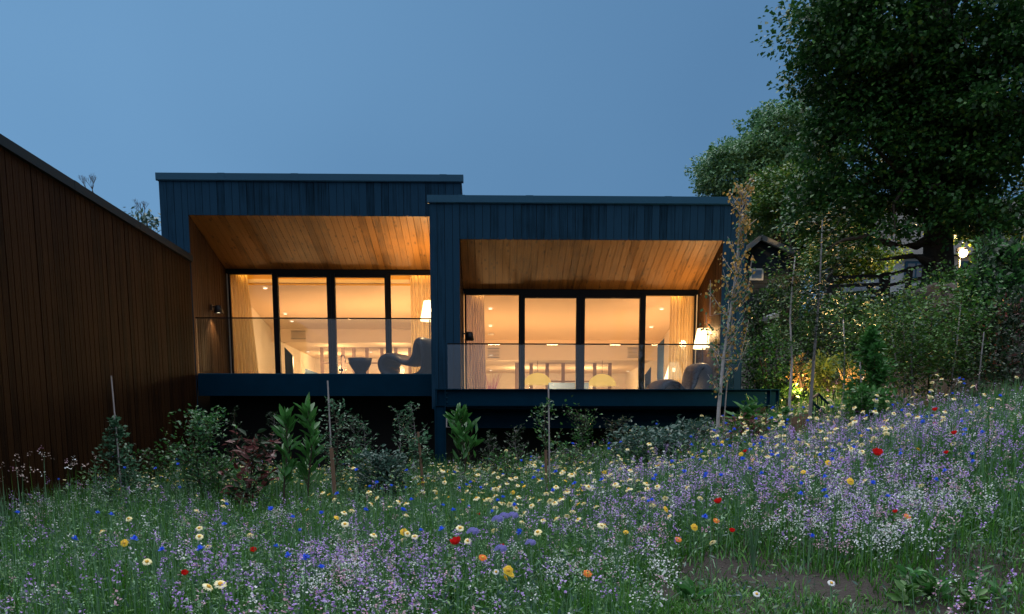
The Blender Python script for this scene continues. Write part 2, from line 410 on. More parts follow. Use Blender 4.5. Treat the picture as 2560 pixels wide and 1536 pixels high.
# ================================================================== HOUSE
def boards_x(mb, x0, x1, yf, z0, z1, w=.135, th=.022, gap=.007, zfun=None):
    """vertical boards side by side along x, faces towards the viewer (-y)"""
    x = x0
    while x < x1 - .01:
        ww = min(w * random.choice((1, 1, 1, .98, 1.03)), x1 - x); o = random.uniform(0, .006)
        a, b = x + gap / 2, x + ww - gap / 2
        za = z1 if zfun is None else zfun(a); zb = z1 if zfun is None else zfun(b)
        mb.hexa([(a, yf + o, z0), (a, yf + o, za), (a, yf + th, z0), (a, yf + th, za), (b, yf + o, z0), (b, yf + o, zb), (b, yf + th, z0), (b, yf + th, zb)])
        x += ww
def boards_y(mb, xf, sgn, y0, y1, z0, z1, w=.14, th=.022, gap=.008, ztop=None, batten=0):
    """vertical boards along y on a wall whose face looks to sgn * x"""
    y = y0; k = 0
    while y < y1 - .01:
        ww = min(w * random.choice((1, 1, .97, 1.03)), y1 - y); o = random.uniform(0, .006)
        a, b = y + gap / 2, y + ww - gap / 2
        za = z1 if ztop is None else ztop(a); zb = z1 if ztop is None else ztop(b)
        xo = xf - sgn * o; xb = xf - sgn * th
        mb.hexa([(xb, a, z0), (xb, a, za), (xb, b, z0), (xb, b, zb), (xo, a, z0), (xo, a, za), (xo, b, z0), (xo, b, zb)])
        y += ww; k += 1

def curtain(label, x0, x1, y, z0, z1, m, flare=.0, parent=None):
    n = 90; V = []; rows = 14
    for j in range(rows + 1):
        t = j / rows; z = z1 + (z0 - z1) * t
        for i in range(n + 1):
            u = i / n
            x = x0 + (x1 - x0) * u + flare * t * u
            yy = y + math.sin(u * 2 * PI * 8 + math.sin(u * 9) * 1.2) * (.028 + .014 * t) + .01 * math.sin(u * 71 + t * 3)
            V.append((x, yy, z))
    q = [(j * (n + 1) + i, j * (n + 1) + i + 1, (j + 1) * (n + 1) + i + 1, (j + 1) * (n + 1) + i) for j in range(rows) for i in range(n)]
    o = npmesh('curtain', V, quads=q, mats=[m], origin=(x0, y, z0), smooth=True)
    tag(o, label, 'curtain')
    rail = MB(); rail.box(min(x0, x1) - .02, max(x0, x1) + .02, y - .02, y + .02, z1 + .004, z1 + .03)
    rail.build('rail', M['white'], o)
    return o

def pavilion(name, label, x0, x1, wl, wr, yf, yw, zdk, ztop, zop, zhd, zbot, posts, zpel, yb, full_right=True, swin=None):
    t = thing(name, label, 'house', ((x0 + x1) / 2, yf, gh((x0 + x1) / 2, yf)))
    slope = (zhd - zop) / (yw - yf)
    # --- outer skin
    f = MB(); boards_x(f, wl, wr, yf, zop - .006, ztop); f.build('fascia_cladding', M['clad'], t)
    j = MB(); boards_x(j, x0, wl, yf, zbot, ztop); j.build('front_wall_cladding', M['clad'], t)
    if not full_right:
        j = MB(); boards_x(j, wr, x1, yf, ztop - .9, ztop); j.build('front_wall_cladding', M['clad'], t)
    if full_right:
        j = MB(); boards_x(j, wr, x1, yf, zbot, ztop); j.build('front_wall_cladding', M['clad'], t)
    core = MB(); core.box(x0 + .02, x1 - .02, yf + .024, yf + .30, zop + .03, ztop - .01)
    core.box(x0 + .024, wl - .024, yf + .024, yf + 9, zbot, zop + .026)
    if full_right: core.box(wr + .024, x1 - .024, yf + .024, yf + 9, zbot, zop + .026)
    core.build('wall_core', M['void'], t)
    rt = lambda y: ztop - .02 + slope * .6 * (y - yf)
    s = MB()
    boards_y(s, x1, 1, yf + .03, yf + 9, zbot if full_right else ztop - 1.2, ztop, ztop=rt)
    s.build('side_cladding', M['clad'], t)
    s = MB(); boards_y(s, x0, -1, yf + .03, yf + 9, zbot, ztop, ztop=rt); s.build('side_cladding', M['clad'], t)
    # inner cheeks of the recessed balcony
    zi = lambda y: zop + slope * (y - yf)
    s = MB(); boards_y(s, wl, 1, yf + .03, yw, zdk - .1, zop, w=.06, ztop=zi, gap=.012); s.build('cheek_cladding', M['clad_in'], t)
    if full_right:
        s = MB(); boards_y(s, wr, -1, yf + .03, yw, zdk - .1, zop, w=.06, ztop=zi, gap=.012); s.build('cheek_cladding', M['clad_in'], t)
    # soffit boards along the slope
    s = MB(); x = wl + .004; k = 0
    while x < wr - .01:
        ww = min(.128, wr - x); o = random.uniform(0, .005); y0, y1 = yf + .026, yw + .02
        a, b = x + .003, x + ww - .003
        s.hexa([(a, y0, zi(y0) + o), (a, y0, zi(y0) + .03), (a, y1, zi(y1) + o), (a, y1, zi(y1) + .03), (b, y0, zi(y0) + o), (b, y0, zi(y0) + .03), (b, y1, zi(y1) + o), (b, y1, zi(y1) + .03)])
        x += ww
    s.build('soffit', M['soffit'], t)
    s = MB(); s.hexa([(wl, yf + .3, zi(yf + .3) + .034), (wl, yf + .3, zi(yf + .3) + .12), (wl, yw + .3, zi(yw + .3) + .034), (wl, yw + .3, zi(yw + .3) + .12),
                      (wr, yf + .3, zi(yf + .3) + .034), (wr, yf + .3, zi(yf + .3) + .12), (wr, yw + .3, zi(yw + .3) + .034), (wr, yw + .3, zi(yw + .3) + .12)])
    s.build('soffit_backing', M['void'], t)
    # roof with its metal edge
    r = MB(); r.hexa([(x0, yf + .02, ztop), (x0, yf + .02, ztop + .05), (x0, yf + 9, rt(yf + 9)), (x0, yf + 9, rt(yf + 9) + .05),
                      (x1, yf + .02, ztop), (x1, yf + .02, ztop + .05), (x1, yf + 9, rt(yf + 9)), (x1, yf + 9, rt(yf + 9) + .05)])
    rf = r.build('roof', M['capdark'], t)
    c = MB(); c.box(x0 - .035, x1 + .035, yf - .045, yf + .09, ztop + .001, ztop + .118)
    for q in posts['seams']: c.box(q, q + .13, yf - .048, yf + .092, ztop - .001, ztop + .122)
    c.box(x0 - .037, x1 + .037, yf - .03, yf + .0, ztop - .012, ztop + .001)
    c.build('edge_capping', M['cap'], rf)
    # --- window wall
    H0, H1 = zdk + .02, zhd - .01
    hd = MB(); hd.box(wl + .01, wr - .01, yw + .03, yw + .16, H1 - posts['head'], H1); hd.build('head_beam', M['frame'], t)
    for (a, b, side, topr, bot) in posts['win']:
        tp = H1 - posts['head'] - .002
        g = MB(); g.box(a, a + side, yw + (.0 if side > .04 else .05), yw + .12, H0, tp); g.box(b - side, b, yw + (.0 if side > .04 else .05), yw + .12, H0, tp)
        g.box(a + side, b - side, yw + .02, yw + .11, tp - topr, tp); g.box(a + side, b - side, yw + .02, yw + .11, H0, H0 + bot)
        wdw = g.build('window', M['frame'], t)
        gl = MB(); gl.box(a + side - .004, b - side + .004, yw + .058, yw + .066, H0 + bot - .004, tp - topr + .004); gl.build('pane', M['glass'], wdw)
    # --- deck
    d = MB(); yy = yf + .03
    while yy < yw:
        d.box(wl + .03, wr - .03, yy, min(yy + .138, yw), zdk - .04, zdk); yy += .145
    d.build('balcony_deck', M['deck'], t)
    # --- room
    rm = MB()
    rm.box(wl - .02, wl + .01, yw + .17, yb + 6, zdk - .1, zhd + .2); rm.box(wr - .01, wr + .02, yw + .17, yb + 6, zdk - .1, zhd + .2)
    rm.build('room_wall', M['plaster'], t)
    fl = MB(); fl.box(wl + .01, wr - .01, yw + .17, yb + 6, zdk - .12, zdk - .03); fl.build('room_floor', M['deck'], t)
    pl = MB(); pl.box(wl + .012, wr - .012, yw + .42, yw + .47, zpel, zhd + .15); pl.build('pelmet', M['pelmet'], t)
    cs = -.15; zc = lambda y: zpel + .03 + cs * (y - yw - .45)
    ce = MB(); ce.hexa([(wl + .011, yw + .4, zc(yw + .47) + .012), (wl + .011, yw + .4, zc(yw + .47) + .09), (wl + .011, yb, zc(yb)), (wl + .011, yb, zc(yb) + .08),
                        (wr - .011, yw + .4, zc(yw + .47) + .012), (wr - .011, yw + .4, zc(yw + .47) + .09), (wr - .011, yb, zc(yb)), (wr - .011, yb, zc(yb) + .08)])
    ceo = ce.build('ceiling', M['ceil'], t)
    return t, ceo, zc

WW = lambda px, Y: P(px, 800, Y)[0]
yL, yLw, yR, yRw = 17.8, 20.06, 17.03, 18.88
wlL, wrL = -5.5, -1.06
lw = [wlL + .04, WW(684, yLw), WW(697, yLw), WW(823, yLw), WW(844, yLw), WW(967, yLw), WW(978, yLw)]
postsL = dict(seams=[-4.93, -3.6, -.9], head=.075,
    win=[(lw[0], lw[1] + .02, .035, .02, .05), (lw[1] + .022, lw[3] + .05, .085, .075, .06), (lw[3] + .052, lw[5] + .05, .085, .075, .06), (lw[5] + .052, wrL - .005, .035, .02, .05)])
L_house, L_ceil, L_zc = pavilion('timber_pavilion', 'upper timber pavilion on the left with a recessed balcony and plain navy deck edge',
    -6.01, -.5, wlL, wrL, yL, yLw, 1.28, 4.735, 4.14, 3.60, .2, postsL, P(900, 714, 20.5)[1], 24.0, full_right=False)
wlR, wrR = -.52, 4.17
rw = [wlR + .03, WW(1299, yRw), WW(1309, yRw), WW(1444, yRw), WW(1467, yRw), WW(1603, yRw), WW(1615, yRw)]
postsR = dict(seams=[-.55, .65, 3.1], head=.085,
    win=[(rw[0], rw[1] + .02, .035, .02, .05), (rw[1] + .022, rw[3] + .06, .085, .075, .06), (rw[3] + .062, rw[5] + .06, .085, .075, .06), (rw[5] + .062, wrR - .03, .035, .02, .05)])
R_house, R_ceil, R_zc = pavilion('timber_pavilion', 'lower timber pavilion on the right standing on exposed navy steel beams',
    -1.05, 4.59, wlR, wrR, yR, yRw, .64, 4.185, 3.58, 3.03, .62, postsR, P(1400, 741, 19.35)[1] + .0, 22.8)

# left balcony edge and glass
b = MB(); b.box(-5.47, -1.055, yL - .03, yL + .02, .885, 1.285); b.build('deck_edge_board', M['steel'], L_house)
b = MB(); b.box(-5.45, -1.06, yL - .012, yL + .006, 1.30, 2.295); bo = b.build('balustrade', M['bal'], L_house)
b = MB(); b.box(-5.46, -1.056, yL - .018, yL + .012, 2.297, 2.318); b.build('top_rail', M['frame'], bo)
b = MB(); b.box(-5.455, -1.058, yL - .024, yL + .018, 1.286, 1.299); b.build('bottom_rail', M['cap'], bo)
b = MB(); b.box(-6.6, -1.06, yL + .9, yL + 1.0, -1.2, 1.18); b.box(-5.9, -5.52, yL - .01, yL + .89, -1.2, 1.18); b.box(-5.45, -1.06, yL + .03, yL + 1, 1.19, 1.235); b.build('undercroft_shade_panel', M['void'], L_house)  # black panels close off the deep undercroft, standing in for its shade
# right balcony steelwork
xb0, xb1 = P(1088, 990, 16.5)[0], P(1948, 990, 16.5)[0]
def ibeam(name, parent, x0, x1, y, z0, z1, m, fl=.09, t=.014, stiff=()):
    q = MB(); q.box(x0, x1, y - fl, y + fl, z1 - t, z1); q.box(x0, x1, y - fl, y + fl, z0, z0 + t); q.box(x0, x1, y - .007, y + .007, z0 + t, z1 - t)
    for s_ in stiff: q.box(s_, s_ + .014, y - fl + .01, y + fl - .01, z0 + t + .001, z1 - t - .001)
    return q.build(name, m, parent)
bm_ = ibeam('upper_steel_beam', R_house, xb0, xb1, 16.55, .655, .945, M['steel'], stiff=(xb0 + .02, P(1112, 990, 16.5)[0], P(1924, 990, 16.5)[0], xb1 - .02))
for xx in (P(1116, 990, 16.4)[0], P(1920, 990, 16.4)[0]):
    for zz in (.72, .80, .88): MB().tube([(xx, 16.545, zz), (xx, 16.525, zz)], .012, 6).build('bolt', M['cap'], bm_)
ibeam('lower_steel_beam', R_house, P(1128, 1050, 17)[0], P(1835, 1050, 17)[0], 17.0, .275, .535, M['steel2'])
q = MB(); q.box(P(1118, 1025, 17.2)[0], P(1850, 1025, 17.2)[0], 17.16, 17.2, .30, .70); q.build('rim_board', M['steel2'], R_house)
cb = gh(-.86, 16.55) - .3
q = MB(); cx0 = P(1087, 1050, 16.5)[0]; cx1 = P(1114, 1050, 16.5)[0]
q.box(cx0, cx0 + .014, 16.46, 16.64, cb, .652); q.box(cx1 - .014, cx1, 16.46, 16.64, cb, .652); q.box(cx0 + .014, cx1 - .014, 16.50, 16.515, cb, .652)
q.build('steel_column', M['steel'], R_house)
q = MB(); cx2 = P(1930, 1050, 16.5)[0]; cb2 = gh(cx2, 16.55) - .3
q.box(cx2 - .09, cx2 - .076, 16.46, 16.64, cb2, .652); q.box(cx2 + .076, cx2 + .09, 16.46, 16.64, cb2, .652); q.box(cx2 - .076, cx2 + .076, 16.5, 16.515, cb2, .652)
q.build('steel_column', M['steel2'], R_house)
q = MB(); q.bar((P(1915, 1015, 16.9)[0], 16.9, .62), (P(1850, 1050, 16.9)[0], 17.6, .25), .06); q.build('timber_brace', M['stake'], R_house)
q = MB(); q.box(-1.04, 4.5, 17.6, 17.7, -1, .30); q.box(-.6, 4.4, 17.21, 17.6, .302, .36); q.build('undercroft_shade_panel', M['void'], R_house)  # black panels stand in for the shade beneath the right balcony
q = MB(); q.box(-.74, 4.37, 16.70, 16.718, .70, 1.725); bo = q.build('balustrade', M['bal'], R_house)
q = MB(); q.box(-.74, 4.37, 16.692, 16.724, 1.727, 1.748); q.build('top_rail', M['frame'], bo)
q = MB(); q.box(-1.0, 4.5, 16.64, 17.06, .60, .64); q.build('balcony_edge', M['steel2'], R_house)

# interior furnishing of the far ends
def back_room(house, wl, wr, yb, zc, zdk, head_px, head_py, vents, x_open):
    zh = P(head_px, head_py, yb)[1]
    q = MB(); q.box(wl + .012, wr - .012, yb + .002, yb + .06, zh, zc(yb) + .1); q.build('far_wall', M['greypaint'] if 0 else M['ceil'], house)
    zb = zh + .12
    q = MB(); q.box(wl + .012, wr - .012, yb + .062, yb + 5.9, zb, zb + .06); c2 = q.build('rear_ceiling', M['ceil'], house)
    q = MB(); q.box(wl + .012, wr - .012, yb + 5.8, yb + 5.88, zdk - .03, zb - .002); q.build('end_wall', M['plaster'], house)
    for (vx, vy, vw, vh) in vents:
        a = P(vx, vy, yb); s_ = yb / F_
        g = MB(); W2, H2 = vw * s_ / 2, vh * s_ / 2
        g.box(a[0] - W2, a[0] + W2, yb - .012, yb - .001, a[1] - H2, a[1] - H2 + .012); g.box(a[0] - W2, a[0] + W2, yb - .012, yb - .001, a[1] + H2 - .012, a[1] + H2)
        for k in range(7):
            z = a[1] - H2 + .02 + (2 * H2 - .04) * k / 6; g.box(a[0] - W2 + .01, a[0] + W2 - .01, yb - .010, yb - .002, z - .005, z + .005)
        g.build('vent_grille', M['greypaint'], house)
    return zb, c2
zbL, ceL2 = back_room(L_house, wlL, wrL, 24.0, L_zc, 1.28, 800, 856, [(746, 838, 36, 20)], None)
zbR, ceR2 = back_room(R_house, wlR, wrR, 22.8, R_zc, .64, 1400, 901, [(1234, 883, 30, 24), (1583, 882, 30, 24)], None)
def on_plane(px, py, zf, yb, zb):
    d = ray(px, py)
    for Y in np.linspace(18, 34, 3200):
        if d[2] / d[1] * Y >= (zf(Y) if Y < yb else zb) - 1e-4: return d[0] / d[1] * Y, Y
    return d[0] / d[1] * 28, 28
def downlights(house, ceil, ceil2, zf, yb, zb, pts, lit=1):
    for px, py in pts:
        x, y = on_plane(px, py, zf, yb, zb); z = (zf(y) if y < yb else zb) - .004
        q = MB(); q.mi = 0; q.lathe([(.055, 0), (.055, -.012), (.042, -.012)], 14, (x, y, z)); q.mi = 1; q.lathe([(.042, -.010), (.0001, -.010)], 14, (x, y, z))
        q.build('downlight', [M['white'], M['down']], ceil if y < yb else ceil2)
downlights(L_house, L_ceil, ceL2, L_zc, 24.0, zbL, [(663, 720), (713, 784), (730, 803), (770, 879), (797, 912), (927, 880)])
downlights(R_house, R_ceil, ceR2, R_zc, 22.8, zbR, [(1226, 771), (1226, 814), (1227, 853), (1227, 926), (1654, 772), (1628, 817), (1570, 928), (1543, 960)])
for hs, ce, px, py, zf, yb in ((L_house, L_ceil, 714, 783, L_zc, 24), (R_house, R_ceil, 1227, 834, R_zc, 22.8)):
    pass
x, y = on_plane(1227, 834, R_zc, 22.8, zbR)
q = MB(); q.lathe([(.075, 0), (.07, -.035), (.0001, -.04)], 18, (x, y, R_zc(y) - .003)); q.build('smoke_detector', M['white'], R_ceil)

def partition(label, Y, x_px, y_top, zb, zdk, solid=()):
    xs = [P(p, 900, Y)[0] for p in x_px]; zt = min(P(x_px[0], y_top, Y)[1], zb - .01)
    t = thing('glazed_partition', label, 'partition', (xs[0], Y, zdk - .03))
    q = MB()
    for i, x_ in enumerate(xs): q.box(x_ - .045, x_ + .045, Y - .03, Y + .03, zdk - .03, zt)
    q.box(xs[0] - .04, xs[-1] + .04, Y - .031, Y + .031, zt + .001, zt + .06)
    zr = P(x_px[0], y_top + 48, Y)[1]
    q.box(xs[0] + .046, xs[-1] - .046, Y - .02, Y + .02, zr - .02, zr + .02)
    q.build('frame', M['offwhite'], t)
    for i in range(len(xs) - 1):
        g = MB(); g.box(xs[i] + .046, xs[i + 1] - .046, Y - .004, Y + .004, zdk, zt - .001); g.build('pane', M['glass'] if i not in solid else M['white'], t)
    return t
partition('pale framed glazed partition behind the upper left pavilion windows', 26.5, [805, 830, 858, 885, 918, 955, 990, 1025, 1060], 860, zbL, 1.28)
partition('pale framed glazed partition behind the lower right pavilion windows', 25.0, [1292, 1328, 1368, 1408, 1447, 1487, 1525], 906, zbR, .64)
# slabs coloured to stand in for sky openings and reflections in the rooms
def slab(name, label, cat, px, Y, top, mname, thick=.06, zdk=1.28):
    (x0, z0), (x1, z1) = P(px[0], top[0], Y), P(px[1], top[1], Y)
    q = MB(); q.prism([(x0, zdk - .03), (x1, zdk - .03), (x1, z1), (x0, z0)], 'y', Y, Y + thick)
    o = q.build(name, M[mname], None, ((x0 + x1) / 2, Y, zdk - .03)); return tag(o, label, cat)
slab('glimpse', 'slanted stand-in for a blue sky screen seen through the second left pane', 'glimpse', (711, 732), 21.9, (868, 890), 'bluepanel')
slab('glimpse', 'low slanted stand-in for a blue sky screen behind the second left pane', 'glimpse', (762, 806), 22.6, (921, 938), 'bluepanel')
slab('glimpse', 'tall slanted stand-in for a blue sky screen beside the right yellow curtain', 'glimpse', (1645, 1661), 19.9, (862, 846), 'bluepanel', zdk=.64)
slab('glimpse', 'short slanted stand-in for a blue sky screen beside the last black post', 'glimpse', (1612, 1628), 20.1, (938, 917), 'bluepanel', zdk=.64)
# sofa back / bed seen at the foot of the right window
x0, z0 = P(1372, 957, 21.5); x1, _ = P(1472, 957, 21.5)
t = thing('bed', 'pale blue upholstered bed end behind the two middle right panes', 'bed', ((x0 + x1) / 2, 21.5, .61))
q = MB(); q.box(x0, x1, 21.5, 21.6, .66, z0); q.build('headboard', M['bluebed'], t)
q = MB(); q.box(x0 + .03, x1 - .03, 21.602, 22.5, .70, 1.0); q.build('mattress', M['white'], t)
for ax in (x0 + .05, x1 - .05):
    for ay in (21.55, 22.45): MB().box(ax - .03, ax + .03, ay - .03, ay + .03, .61, .66 if ay < 22 else .70).build('leg', M['black'], t)
# pendants
for px, py, lab in ((1344, 962, 'left yellow dome pendant lamp glowing in the right pavilion'), (1505, 965, 'right yellow dome pendant lamp glowing in the right pavilion')):
    x_, z_ = P(px, py, 24.0)
    t = thing('pendant_lamp', lab, 'pendant lamp', (x_, 24.0, z_))
    q = MB(); q.lathe([(.36, 0), (.35, .07), (.31, .15), (.24, .22), (.15, .27), (.02, .30)], 24, (x_, 24.0, z_)); q.build('lamp_shade', emit('yellow_dome_' + str(px), (1, .55, .10), 1.3, .35), t, smooth=True)
    q = MB(); q.tube([(x_, 24.0, z_ + .32), (x_, 24.0, zbR - .003)], .006); q.build('cord', M['black'], t)
    point('pendant_light', (x_, 24.0, z_ + .1), 9, (1, .6, .25), .08)
# twiggy pink ornament
x_, z_ = P(1228, 952, 20.6)
t = thing('twig_bouquet', 'pink lit twig bouquet beside the left curtain of the right pavilion', 'ornament', (x_, 20.6, .61))
q = MB(); q.lathe([(.07, 0), (.11, .15), (.06, .3), (.075, .34)], 16, (x_, 20.6, .61)); q.build('vase', M['bluepanel'], t, smooth=True)
q = MB()
for k in range(60):
    a = random.uniform(0, 2 * PI); r_ = random.uniform(.05, .3); h_ = z_ + random.uniform(-.15, .2)
    q.tube([(x_, 20.6, .93), (x_ + r_ * .5 * math.cos(a), 20.6 + r_ * .3 * math.sin(a), (h_ + .93) / 2), (x_ + r_ * math.cos(a), 20.6 + r_ * .6 * math.sin(a), h_)], [.004, .003, .002], 3)
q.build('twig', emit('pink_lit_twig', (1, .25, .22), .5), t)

# curtains
cyL = yLw + .26; cyR = yRw + .26
tl = P(563, 678, cyL); tr_ = P(617, 678, cyL)
curtain('cream curtain gathered at the left end of the upper left window', tl[0], tr_[0], cyL, 1.26, 3.52, M['curtain'], .18)
tl = P(1025, 680, cyL)
curtain('bright yellow curtain beside the lamp in the upper left window', tl[0], wrL - .03, cyL, 1.26, 3.52, M['curtain'])
tl = P(1164, 735, cyR); tr_ = P(1210, 735, cyR)
curtain('pink grey curtain at the left end of the right pavilion window', tl[0], tr_[0], cyR, .62, 2.93, M['curtain2'], .04)
tl = P(1676, 735, cyR)
curtain('wide yellow curtain at the right end of the right pavilion window', tl[0], wrR - .03, cyR, .62, 2.93, M['curtain'])

# light in the rooms: the lit downlights and lamps
WARM = (1, .585, .235)
for x_, y_, z_, p_ in ((-4.4, 22.2, 1.9, 26), (-3.2, 21.8, 1.9, 28), (-1.9, 21.9, 1.9, 40), (-4.2, 26, 2.1, 30), (-2.6, 25.4, 2.1, 30), (-2.6, 28.3, 2.1, 60), (-4.6, 28.3, 2.1, 40)):
    point('downlight_glow', (x_, y_, z_), p_ * 1.6, WARM, .12)
for x_, y_, z_, p_ in ((.1, 20.9, 1.3, 34), (1.4, 21.0, 1.3, 24), (2.8, 21.0, 1.3, 24), (3.6, 20.8, 1.3, 18), (2.9, 23.9, 1.6, 26), (.4, 24, 1.6, 18), (1.0, 26.6, 1.6, 50), (2.8, 26.6, 1.6, 50)):
    point('downlight_glow', (x_, y_, z_), p_ * 1.6, WARM, .12)

for (xa, xb, yw_, zz) in ((-5.3, -1.2, yLw, 3.50), (-.3, 3.9, yRw, 2.92)):      # added fill light that brightens the pelmet, no fitting behind it
    al = bpy.data.lights.new('pelmet_fill_light', 'AREA'); al.shape = 'RECTANGLE'; al.size = xb - xa; al.size_y = .03; al.energy = 7; al.color = (1, .52, .10)
    ao = bpy.data.objects.new('pelmet_fill_light', al); C.objects.link(ao); ao.location = ((xa + xb) / 2, yw_ + .19, zz); ao.rotation_euler = (math.radians(62), 0, 0)
# ------------------------------------------------------------------ floor lamps and low lamps
def floor_lamp(label, x, y, z0, zs, hs, r0, r1, m='shade', power=0, zoff=.1):
    t = thing('floor_lamp', label, 'floor lamp', (x, y, z0))
    q = MB(); q.lathe([(.0001, 0), (.14, 0), (.14, .012), (.012, .025)], 24, (x, y, z0 + .002)); q.build('base', M['black'], t)
    q = MB(); q.tube([(x, y, z0 + .02), (x, y, zs + hs * .5)], .011, 8); q.build('pole', M['black'], t)
    q = MB(); q.lathe([(r1, 0), (r1 * .98 + r0 * .02, .01), (r0, hs - .02), (r0 * .96, hs)], 30, (x, y, zs)); sh = q.build('lamp_shade', M[m], t, smooth=True)
    q = MB(); q.lathe([(.025, 0), (.04, .03), (.03, .07), (.0001, .085)], 12, (x, y, zs + hs * .45)); q.build('bulb', M['bulb'], sh)
    if power: point('floor_lamp_light', (x, y, zs + hs * .75), power, (1, .56, .22), .07)
    return t
xl, zl = P(1074, 803, 18.75)
floor_lamp('tall floor lamp with glowing cone shade half hidden by the right pavilion wall', xl, 18.75, 1.28, P(1074, 803, 18.75)[1], P(1074, 753, 18.75)[1] - P(1074, 803, 18.75)[1], .115, .185, 'shade', 215)
xr_, zr_ = P(1757, 872, 18.0)
floor_lamp('tall floor lamp with glowing cone shade behind the birch on the right balcony', xr_, 18.0, .64, zr_, P(1757, 822, 18.0)[1] - zr_, .115, .185, 'shade', 110)
xr2, zr2 = P(1684, 949, 19.8)
floor_lamp('low lamp with glowing cone shade behind the right balcony lounge chair', xr2, 19.8, .61, zr2, P(1684, 906, 19.8)[1] - zr2, .10, .20, 'shade_in', 25)
xl2, zl2 = P(1092, 903, 20.9)
floor_lamp('low lamp with a sliver of glowing shade beside the upper left lounge chair', xl2 - .12, 20.9, 1.25, zl2, .34, .10, .20, 'shade_in', 20)

def wall_light(label, x, y, z, lit):
    t = thing('wall_light', label, 'wall light', (x, y, z))
    s_ = 1
    q = MB(); q.box(x + .001, x + .03, y - .05, y + .05, z - .0, z + .10); q.box(x + .03, x + .10, y - .015, y + .015, z + .05, z + .075); q.build('bracket', M['black'], t)
    q = MB(); q.lathe([(.055, .09), (.06, .085), (.095, -.06), (.09, -.06), (.056, .08)], 18, (x + .14, y, z)); q.lathe([(.0001, .092), (.055, .09)], 18, (x + .14, y, z)); q.build('lamp_shade', M['black'], t, smooth=True)
    if lit:
        q = MB(); q.lathe([(.0001, -.052), (.05, -.045), (.04, .0), (.0001, .02)], 12, (x + .14, y, z)); q.build('bulb', M['bulb'] if lit > 1 else M['down'], t)
        sp = bpy.data.lights.new('wall_light_beam', 'SPOT'); sp.energy = 60; sp.color = (1, .62, .3); sp.spot_size = 1.9; sp.spot_blend = .5; sp.shadow_soft_size = .03
        o = bpy.data.objects.new('wall_light_beam', sp); C.objects.link(o); o.location = (x + .14, y, z - .07)
    return t
zw = P(532, 775, 18.9)[1]
wall_light('small black wall light shining down on the left balcony cheek', wlL + .001, 18.95, zw, 1)
zw = P(1168, 843, 18.0)[1]
wall_light('small unlit black wall light on the right pavilion inner wall', wlR + .001, 18.0, zw, 0)

# ------------------------------------------------------------------ lounge chairs: one continuous looped ribbon
def lounge(label, x, y, z, rot, sx, sz):
    t = thing('lounge_chair', label, 'lounge chair', (x, y, z), 'sculptural lounge chairs on the balconies')
    path = [(-.52, .16), (-.54, .34), (-.42, .47), (-.22, .46), (-.06, .36), (.10, .34), (.22, .46), (.28, .66), (.36, .78), (.46, .76), (.52, .60), (.52, .34), (.44, .12), (.20, .035), (-.10, .03), (-.36, .06)]
    th = [.17, .17, .16, .15, .13, .12, .12, .14, .17, .18, .15, .12, .12, .10, .10, .14]
    n = len(path); pts = []
    SUB = 4
    def cr(p0, p1, p2, p3, u): return .5 * ((2 * p1) + (-p0 + p2) * u + (2 * p0 - 5 * p1 + 4 * p2 - p3) * u * u + (-p0 + 3 * p1 - 3 * p2 + p3) * u ** 3)
    for i in range(n):
        for k in range(SUB):
            u = k / SUB; a, b_, c, d = (path[(i + j) % n] for j in (-1, 0, 1, 2))
            pts.append((cr(a[0], b_[0], c[0], d[0], u) * sx, cr(a[1], b_[1], c[1], d[1], u) * sz, th[i] * (1 - u) + th[(i + 1) % n] * u))
    N = len(pts); V = []; K_ = 14
    for i, (px_, pz_, h_) in enumerate(pts):
        a = pts[i - 1]; b_ = pts[(i + 1) % N]; tx, tz = b_[0] - a[0], b_[1] - a[1]; l_ = math.hypot(tx, tz); nx_, nz_ = -tz / l_, tx / l_
        hw = .36 + .06 * math.sin(i / N * 2 * PI * 2)
        for k in range(K_):
            q_ = 2 * PI * k / K_; cc, s2 = math.cos(q_), math.sin(q_)
            cc = math.copysign(abs(cc) ** .6, cc); s2 = math.copysign(abs(s2) ** .8, s2)
            lx, ly, lz = px_ + nx_ * h_ / 2 * s2, hw * cc, pz_ + nz_ * h_ / 2 * s2
            V.append((x + lx * math.cos(rot) - ly * math.sin(rot), y + lx * math.sin(rot) + ly * math.cos(rot), z + lz))
    q = [(i * K_ + k, i * K_ + (k + 1) % K_, ((i + 1) % N) * K_ + (k + 1) % K_, ((i + 1) % N) * K_ + k) for i in range(N) for k in range(K_)]
    npmesh('shell', V, quads=q, mats=[M['chair']], parent=t, smooth=True)
    return t
lx_, _ = P(1012, 900, 18.6)
lounge('grey sculptural lounge chair beside the bowl table on the upper left balcony', lx_ + .10, 18.75, 1.28, math.radians(-24), .90, .86)
lx_, _ = P(1700, 950, 17.9)
lounge('grey sculptural lounge chair with open arch on the right balcony', lx_ - .03, 17.85, .64, math.radians(14), .92, 1.0)
